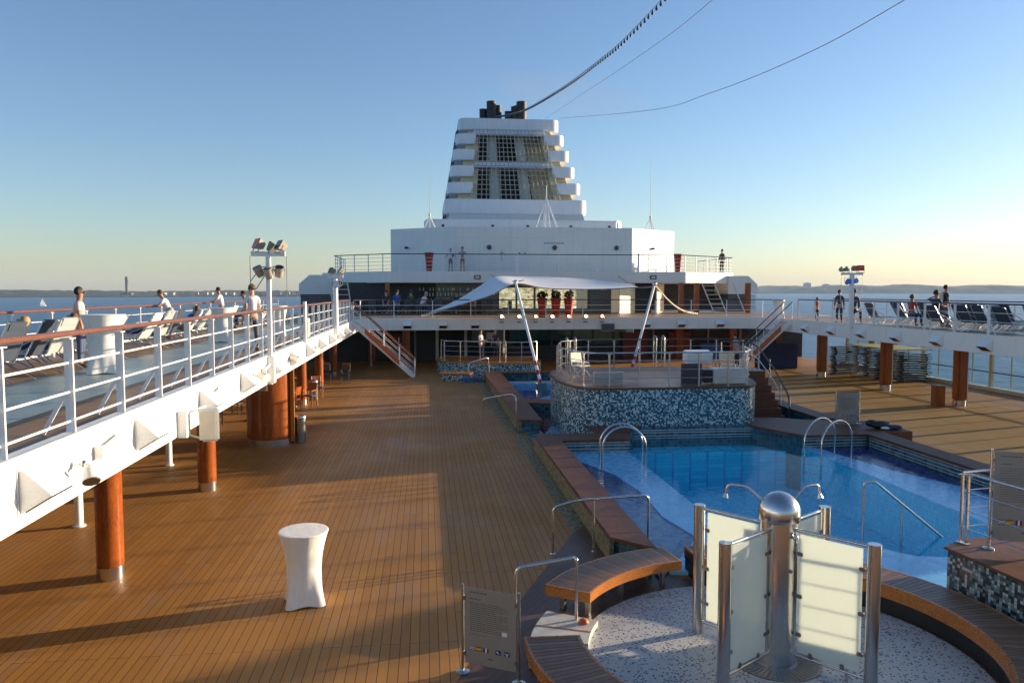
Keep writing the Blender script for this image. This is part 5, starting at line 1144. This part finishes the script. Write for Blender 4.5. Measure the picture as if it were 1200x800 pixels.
# bins left
def bin_(label, loc):
    a = thing('waste_bin', label, 'bin', loc, 0, 'dark steel bins under the left gallery'); MB().cyl((0,0,0),(0,0,.80),.17,n=24).build('body', M['steel_d'], a); MB().lathe([(.175,.78),(.18,.8),(.178,.86),(.13,.90),(.11,.895)],24).build('lid', M['steel'], a); return a
b_ = bin_('cylindrical steel bin at the foot of the wide wooden drum', (-4.05,25.0,0)); copy_tree(b_, (-5.05,34.9,0), 0, 'cylindrical steel bin by the farther wooden pillar past the chair')
# wooden chairs & tables left
def wchair(label, loc, rz, wood, seat, grp='chairs under the left gallery'):
    a = thing('wooden_chair', label, 'chair', loc, rz, grp)
    MB().box((0,0,.45),(.46,.44,.05)).build('seat', seat, a, bevel=.01)
    for x in (-.2,.2): MB().tube([(x,.2,0),(x,.2,.66)],.022,6).build('leg', wood, a); MB().tube([(x,-.24,0),(x,-.2,.45),(x,-.27,.95)],.022,6).build('leg', wood, a); MB().tube([(x,.22,.66),(x,-.22,.68)],.02,6).build('arm', wood, a)
    MB().box((0,-.25,.80),(.42,.025,.34),rx=R(8)).build('backrest', wood, a); return a
c1 = wchair('light wooden armchair in full sun past the wide drum', (-4.95,33.0,0), R(160), M['edge'], M['navy'])
c2 = wchair('dark varnished armchair in front of the light wooden one', (-5.45,31.9,0), R(70), M['pillar'], M['red'])
c3 = wchair('wooden armchair tucked behind the light one', (-5.0,35.6,0), R(200), M['edge'], M['navy'])
d1 = wchair('left of two dark chairs with tan backs by the stair', (-5.3,41.2,0), R(190), M['dgrey'], M['navy']); d1.children
d2 = wchair('right of two dark chairs with tan backs by the stair', (-4.3,41.0,0), R(175), M['dgrey'], M['navy'])
for d in (d1,d2): MB().box((0,-.27,.84),(.44,.03,.42),rx=R(8)).build('tan_back', M['edge'], d)
for i,(x,y) in enumerate(((-5.7,33.0),(-6.5,37.5),(-6.6,29.5))):
    a = thing('small_table', f'{ORD[i]} small wooden table under the left gallery', 'table', (x,y,0)); MB().cyl((0,0,.72),(0,0,.75),.42,n=24).build('top', M['edge'], a); MB().cyl((0,0,0),(0,0,.72),.04,n=10).build('stem', M['steel_d'], a); MB().cyl((0,0,0),(0,0,.03),.25,n=18).build('foot', M['steel_d'], a)
for i,(x,y,r_) in enumerate(((-7.6,28.6,.3),(-8.2,30.2,1.2),(-7.4,31.2,2.4),(-8.0,33,.5),(-7.0,38.3,2),(-6.0,43.5,1),(-7.3,44,2))):
    wchair(f'{ORD[i]} dark chair in the shade under the left gallery', (x,y,0), r_, M['brownglass'], M['dgrey'], 'dark chairs in the shade under the left gallery')
for i,(x,y) in enumerate(((-1.8,49.5),(-3.6,50.2))):
    a = thing('stanchion','%s thin steel post standing under the aft gallery'%('right' if i==0 else 'left'),'post',(x,y,0)); MB().cyl((0,0,0),(0,0,1.9),.03,n=8).build('pole', M['steel'], a); MB().cyl((0,0,0),(0,0,.03),.16,n=12).build('foot', M['steel_d'], a)
a = thing('wooden_pillar','varnished pillar under the aft gallery by the left stair','pillar',(-1.35,50.5,0),0,'varnished pillars under the galleries'); MB().cyl((0,0,0),(0,0,2.62),.26,n=24).build('shaft', M['pillar'], a)
# ------------------------------------------------------------------ people
skin_cache = {}
def skinned(verts, edges, radii, root=0, sub=1):
    bm = bmesh.new(); sl_ = bm.verts.layers.skin.verify(); vs_ = [bm.verts.new(v_) for v_ in verts]
    for v_, r_ in zip(vs_, radii): v_[sl_].radius = (r_, r_) if not isinstance(r_, tuple) else r_
    vs_[root][sl_].use_root = True
    for a, b_ in edges: bm.edges.new((vs_[a], vs_[b_]))
    me = bpy.data.meshes.new('tmp'); bm.to_mesh(me); bm.free(); o = bpy.data.objects.new('tmp', me); col.objects.link(o)
    md = o.modifiers.new('s','SKIN'); md.use_smooth_shade = True; md2 = o.modifiers.new('u','SUBSURF'); md2.levels = sub; md2.render_levels = sub
    dg = bpy.context.evaluated_depsgraph_get(); dg.update(); out = bpy.data.meshes.new_from_object(o.evaluated_get(dg)); bpy.data.objects.remove(o); bpy.data.meshes.remove(me)
    out.shade_smooth(); return out
PM = {}
def cm(c, r=.75):
    if c not in PM: PM[c] = mat('clothing_%d'%len(PM) if c[0] != 's' else 'skin_tone', c[1:] , r, var=.1, scale=9) 
    return PM[c]
def colm(name, c):
    if name not in PM: PM[name] = mat(name, c, .75, var=.1, scale=9, bump=.1, bscale=60)
    return PM[name]
SK = lambda i=0: colm(['skin_light','skin_tan','skin_warm'][i], [(.55,.30,.20),(.36,.18,.11),(.48,.25,.16)][i])
def elbow(s_, h, l1, l2, bend):
    d = h-s_; L_ = min(d.length, (l1+l2)*.999); d = d.normalized(); a = (l1*l1-l2*l2+L_*L_)/(2*L_); hh = math.sqrt(max(0, l1*l1-a*a))
    b_ = (bend-d*bend.dot(d)); b_.normalize(); return s_+d*a+b_*hh, s_+d*L_
def person(label, loc, rz, pose='stand', shirt=('white_shirt',(.75,.74,.73)), pants=('dark_trousers',(.03,.03,.05)), hair=('dark_hair',(.015,.01,.008)), sk=0, h=1.0, hands=None, lean=0, shorts=False, hairlen=.0, extra=None, turn=0, sleeve=.55):
    """faces local +Y"""
    a = thing('person', label, 'person', loc, rz)
    V = Vector
    if pose in ('stand','lean'):
        pel = V((0,0,.93)); hips = [V((-.09,0,.90)),V((.09,0,.90))]; kn = [V((-.11,.03,.49)),V((.11,.01,.49))]; an = [V((-.12,-.02,.08)),V((.13,.0,.08))]; toe = [V((-.14,.15,.03)),V((.16,.16,.03))]
        tl_ = R(lean)
    elif pose == 'sit':
        pel = V((0,0,.52)); hips = [V((-.09,0,.50)),V((.09,0,.50))]; kn = [V((-.13,.43,.50)),V((.13,.43,.50))]; an = [V((-.13,.42,.09)),V((.14,.45,.09))]; toe = [V((-.14,.58,.03)),V((.15,.6,.03))]; tl_ = R(lean)
    else: # recline on a lounger
        pel = V((0,.10,.46)); hips = [V((-.09,.12,.46)),V((.09,.12,.46))]; kn = [V((-.12,.52,.62)),V((.12,.56,.50))]; an = [V((-.12,.95,.44)),V((.13,1.0,.44))]; toe = [V((-.12,1.03,.58)),V((.15,1.1,.57))]; tl_ = R(-32)
    up = V((0, math.sin(tl_), math.cos(tl_))); fw = V((0, math.cos(tl_), -math.sin(tl_)))
    wst = pel+up*.17; che = pel+up*.36; shc = pel+up*.50; nk = pel+up*.57; hd0 = nk+up*.09+fw*.015; hd1 = hd0+up*.09+fw*.01; hd2 = hd1+up*.075
    sh = [shc+V((-.17,0,-.01)), shc+V((.17,0,-.01))]
    if hands is None:
        if pose == 'sit': hands = [kn[0]+V((.03,-.12,.09)), kn[1]+V((-.03,-.12,.09))]
        elif pose == 'recline': hands = [pel+V((-.26,.1,.05)), pel+V((.22,.12,.12))]
        else: hands = [pel+V((-.25,.06,-.09)), pel+V((.25,.08,-.09))]
    hands = [V(x) for x in hands]
    el = []; wr = []
    for i in (0,1):
        e_, w_ = elbow(sh[i], hands[i], .29, .25, V(((-.6 if i == 0 else .6), -.6, -.6))); el.append(e_); wr.append(w_)
    vs_ = [pel,wst,che,shc,nk,hd0,hd1,hd2]; rad = [(.115),(.10),(.125),(.085),.052,(.072),(.088),(.062)]; ed = [(i,i+1) for i in range(7)]
    def add(p, r_, frm): vs_.append(p); rad.append(r_); ed.append((frm, len(vs_)-1)); return len(vs_)-1
    arms_v = []
    for i in (0,1):
        s1 = add(sh[i], .052, 3); e1 = add(el[i], .038, s1); w1 = add(wr[i], .025, e1); dr = (wr[i]-el[i]).normalized(); sd_ = dr.cross(V((0,0,1))); sd_ = sd_.normalized() if sd_.length > .1 else V((1,0,0))
        pm_ = add(wr[i]+dr*.07, .028, w1)
        for f_, (off, ln) in enumerate(((-.03,.055),(-.01,.07),(.01,.068),(.03,.05))):
            b0 = wr[i]+dr*.10+sd_*off; q = add(b0, .009, pm_); q2 = add(b0+dr*ln*.6+V((0,0,-.012)), .008, q); add(b0+dr*ln+V((0,0,-.035)), .007, q2)
        th_ = wr[i]+dr*.045+sd_*(.04 if i == 0 else -.04); q = add(th_, .010, w1); add(th_+dr*.045+V((0,0,-.01)), .008, q)
    for i in (0,1):
        h1 = add(hips[i], .09, 0); k1 = add(kn[i], .055, h1); mid = add(kn[i].lerp(an[i],.35), .055, k1); a1 = add(an[i], .036, mid); add(toe[i], .034, a1)
    me = skinned(vs_, ed, rad, 0); me.materials.append(SK(sk))
    body = mkobj('body', me, a)
    fc = hd1+fw*.088
    MB().ball(fc+up*(-.015)+fw*.008,.018,6,(.7,1,1)).build('nose', SK(sk), body)
    for s_ in (-1,1):
        MB().ball(fc+V((s_*.034,0,0))+up*.012-fw*.010,.013,6).build('eye', M['black'], body); MB().ball(hd1+V((s_*.092,0,0))-up*.01,.026,6,(.4,.8,1.1)).build('ear', SK(sk), body)
    MB().ball(fc-up*.055-fw*.012,.02,6,(1.2,.4,.3)).build('mouth', colm('lips',(.35,.08,.07)), body)
    # hair cap
    hm = MB(); n = 14
    hb = MB().ball((0,0,0),1,n,(.101,.100,.110)); c0 = hd1+up*.028-fw*.022
    rr = random.Random(len(label)); vv = []
    for v_ in hb.v:
        q = V(v_); 
        if q.y > .02 and q.z < .06: q = q*.80
        lim = -.06 if q.y < .01 else -.01
        if q.z < lim: q.z = lim - hairlen*(1 if q.y < .02 else .3)*(abs(q.z)/.115); 
        q *= rr.uniform(.97,1.10); vv.append(tuple(c0+V((1,0,0))*q.x+fw*q.y+up*q.z))
    hb.v = vv; hb.build('hair', colm(*hair), a)
    # shirt
    sv = [pel+up*.03,wst,che,shc+up*.005]; sr = [.132,.118,.142,.10]; se_ = [(0,1),(1,2),(2,3)]
    for i in (0,1):
        sv.append(sh[i]); sr.append(.068); se_.append((3,len(sv)-1)); sv.append(sh[i].lerp(el[i],sleeve if sleeve <= 1 else 1)); sr.append(.056); se_.append((len(sv)-2,len(sv)-1))
        if sleeve > 1: sv.append(el[i].lerp(wr[i],.9)); sr.append(.038); se_.append((len(sv)-2,len(sv)-1))
    me = skinned(sv, se_, sr, 0); me.materials.append(colm(*shirt)); mkobj('shirt', me, a)
    pv = [pel+up*.02, pel-up*.02]; pr_ = [.128,.125]; pe = [(0,1)]
    for i in (0,1):
        pv.append(hips[i]); pr_.append(.104); pe.append((1,len(pv)-1)); k_ = .75 if shorts else 1; pv.append(hips[i].lerp(kn[i],k_)); pr_.append(.078 if shorts else .070); pe.append((len(pv)-2,len(pv)-1))
        if not shorts: pv.append(kn[i].lerp(an[i],.93)); pr_.append(.052); pe.append((len(pv)-2,len(pv)-1))
    me = skinned(pv, pe, pr_, 0); me.materials.append(colm(*pants)); mkobj('trousers', me, a)
    for i in (0,1): MB().ball(an[i].lerp(toe[i],.5)+V((0,0,-.01)),.1,10,(.45,1.15,.5)).build('shoe', M['dgrey'], a)
    if extra == 'backpack': MB().box(che-fw*.2+up*.0,(.28,.16,.40),rx=-tl_).build('backpack', M['navy'], a, bevel=.05)
    if extra == 'paleback': MB().box(che-fw*.2+up*.0,(.28,.14,.42),rx=-tl_).build('backpack', M['sling_w'], a, bevel=.05)
    if extra == 'glasses': MB().box(fc+up*.012+fw*.002,(.13,.02,.035),rx=-tl_).build('sunglasses', M['black'], a, bevel=.006)
    a.scale = (h,h,h); return a
WH = ('white_shirt',(.72,.72,.74)); DK = ('dark_shirt',(.03,.035,.06)); BL = ('blue_shirt',(.03,.11,.40)); KH = ('khaki_shorts',(.30,.17,.09)); JN = ('blue_jeans',(.05,.08,.16)); BR = ('brown_hair',(.10,.05,.02)); GR = ('grey_hair',(.35,.33,.30)); BD = ('blond_hair',(.38,.24,.10)); BK_ = ('dark_hair',(.015,.01,.008)); PK = ('pale_pink_top',(.62,.45,.42)); RD = ('red_top',(.40,.06,.06))
Z = ZG
person('dark haired person in pale top and sunglasses behind the near gallery table', (-7.75,18.2,Z), R(-75), 'stand', PK, JN, BK_, 1, .99, extra='glasses')
person('man in white t-shirt and brown shorts leaning on the left outer railing', (-9.0,28.3,Z), R(105), 'lean', WH, KH, BR, 1, 1.0, hands=[(-.2,.62,1.16),(.25,.60,1.16)], lean=24, shorts=True)
person('person in white shirt and dark trousers at the left railing left of the tall mast', (-8.95,35.0,Z), R(95), 'lean', WH, ('dark_trousers',(.03,.03,.05)), BK_, 1, 1.04, hands=[(-.2,.5,1.16),(.25,.5,1.16)], lean=10)
person('seated person in white shirt just left of the tall light mast', (-8.0,35.9,Z), R(110), 'sit', WH, ('dark_trousers',(.03,.03,.05)), BK_, 1, 1.25, lean=14)
person('man in pale shirt with light brown hair right of the tall mast', (-4.95,22.6,Z), R(35), 'stand', WH, ('grey_trousers',(.10,.10,.12)), BR, 0, 1.05)
person('fair haired person in blue reclining on the nearest left lounger', (-7.95,15.6,Z), R(86), 'recline', BL, JN, BD, 1, 1.0, hairlen=.05)
person('bare armed sunbather on the third left lounger', (-8.05,17.9,Z), R(86), 'recline', PK, JN, BR, 1, 1.0)
person('grey haired person in dark top reclining beside the cream lounger', (-7.95,24.0,Z), R(86), 'recline', DK, JN, GR, 0, 1.0)
person('person in blue top reclining below the man leaning on the rail', (-7.95,26.7,Z), R(86), 'recline', BL, KH, BR, 0, 1.0)
person('person in dark top with a pale backpack standing among the right loungers', (24.6,34.2,Z), R(-100), 'stand', DK, ('grey_trousers',(.10,.10,.12)), BK_, 1, 1.1, extra='paleback')
person('person in dark top raising an arm beside the standing backpacker on the right', (23.7,33.6,Z), R(-80), 'sit', DK, JN, BK_, 1, 1.25, hands=[(-.25,.15,1.15),(.3,.2,.8)])
person('dark haired sunbather seated between the dark right loungers', (23.5,35.1,Z), R(-75), 'sit', RD, JN, BR, 1, 1.1)
person('left of two people in dark jackets beside the mast with blue lamps', (22.2,39.4,Z), R(-20), 'stand', DK, ('dark_trousers',(.03,.03,.05)), BK_, 0, .98, sleeve=2)
person('right of two people in dark jackets beside the mast with blue lamps', (22.9,39.2,Z), R(-50), 'sit', DK, ('dark_trousers',(.03,.03,.05)), BK_, 0, 1.3, sleeve=2)
person('child in red standing alone on the right gallery behind the railing', (22.3,42.0,Z), R(10), 'stand', RD, ('dark_trousers',(.03,.03,.05)), BK_, 0, .74)
person('man in pale shirt, shorts and backpack, left of the pair on the upper deck', (1.85,59.4,6.34), R(155), 'stand', WH, JN, GR, 0, 1.0, shorts=True, extra='backpack', hands=[(-.4,.1,1.1),(.4,.15,1.1)])
person('man in striped pale shirt, right of the pair on the upper deck', (2.75,59.3,6.34), R(170), 'stand', ('striped_shirt',(.34,.36,.44)), KH, BR, 0, 1.05, shorts=True, hands=[(-.2,.28,1.3),(.2,.28,1.25)])
person('man in dark jacket at the right end of the upper deck railing', (24.8,62.8,6.34), R(120), 'stand', DK, ('dark_trousers',(.03,.03,.05)), BK_, 0, 1.12, sleeve=2)
person('person in dark top seated at the lounge railing, left of the blue shirt', (-2.9,56.0,Z), R(170), 'sit', DK, ('dark_trousers',(.03,.03,.05)), BK_, 0, 1.25)
person('person in bright blue shirt seated in the lounge behind the aft railing', (-2.1,55.2,Z), R(10), 'sit', BL, JN, BK_, 0, 1.3)
person('person in white shirt bending over in the lounge behind the aft railing', (-.4,56.2,Z), R(-60), 'sit', WH, JN, GR, 0, 1.25, lean=25)
person('person in green top seated in the lounge, right of the blue shirt', (-1.15,57.3,Z), R(30), 'sit', ('green_top',(.06,.12,.06)), JN, BR, 0, 1.25)
person('person in red top seated under the sail at the lounge railing', (3.3,55.4,Z), R(180), 'sit', RD, JN, BK_, 0, 1.2)
person('person in dark top seated deeper in the lounge near the bar', (2.2,57.0,Z), R(150), 'sit', DK, JN, BR, 0, 1.2)
person('woman in white shirt and black skirt standing on the round stage', (3.15,45.4,.8), R(-120), 'stand', WH, ('dark_trousers',(.03,.03,.05)), BR, 0, .98, hands=[(-.12,.3,1.15),(.2,.25,1.05)])
person('person in black standing behind the stage right of the woman in white', (4.2,47.2,.8), R(150), 'stand', DK, ('dark_trousers',(.03,.03,.05)), BD, 0, .93)
person('man in pale shirt at the foot of the right gallery stair', (18.1,43.2,0.4), R(100), 'stand', ('pale_blue_shirt',(.30,.38,.50)), ('dark_trousers',(.03,.03,.05)), BK_, 0, 1.1, lean=12)
# ------------------------------------------------------------------ haze (air)
# exhaust smoke
m = bpy.data.materials.new('thin_smoke'); m.use_nodes = True; t = NT(m); t.n.clear(); o_ = t.add('ShaderNodeOutputMaterial'); vp = t.add('ShaderNodeVolumePrincipled', {'Color': (.62,.52,.38,1), 'Density': .011}); t.l.new(vp.outputs[0], o_.inputs[1])
q = MB().ball((0,0,0),1,20,(3.0,2.2,1.6)); q.ang = 60; sm_o = q.build('exhaust_smoke', m); sm_o.location = (10.0,84,27); sm_o['kind'] = 'stuff'
q = MB().ball((0,0,0),1,24,(9.5,4,2.0)); q.ang = 60; sm_o = q.build('exhaust_smoke', m); sm_o.location = (17.0,87,26.6); sm_o.rotation_euler = (0,R(8),0); sm_o['kind'] = 'stuff'
HZ = True
if HZ:
    m = bpy.data.materials.new('haze_air'); m.use_nodes = True; t = NT(m); t.n.clear(); o_ = t.add('ShaderNodeOutputMaterial'); vp = t.add('ShaderNodeVolumePrincipled', {'Color': (.55,.74,1,1), 'Density': 5e-5, 'Anisotropy': .0}); t.l.new(vp.outputs[0], o_.inputs[1])
    hz = MB().bb(-9000,11000,-300,10500,SEA-1.3,SEA+190).build('haze', m); hz['kind'] = 'stuff'
sc.render.engine = 'CYCLES'
sc.cycles.max_bounces = 8; sc.cycles.transparent_max_bounces = 24; sc.cycles.volume_bounces = 0
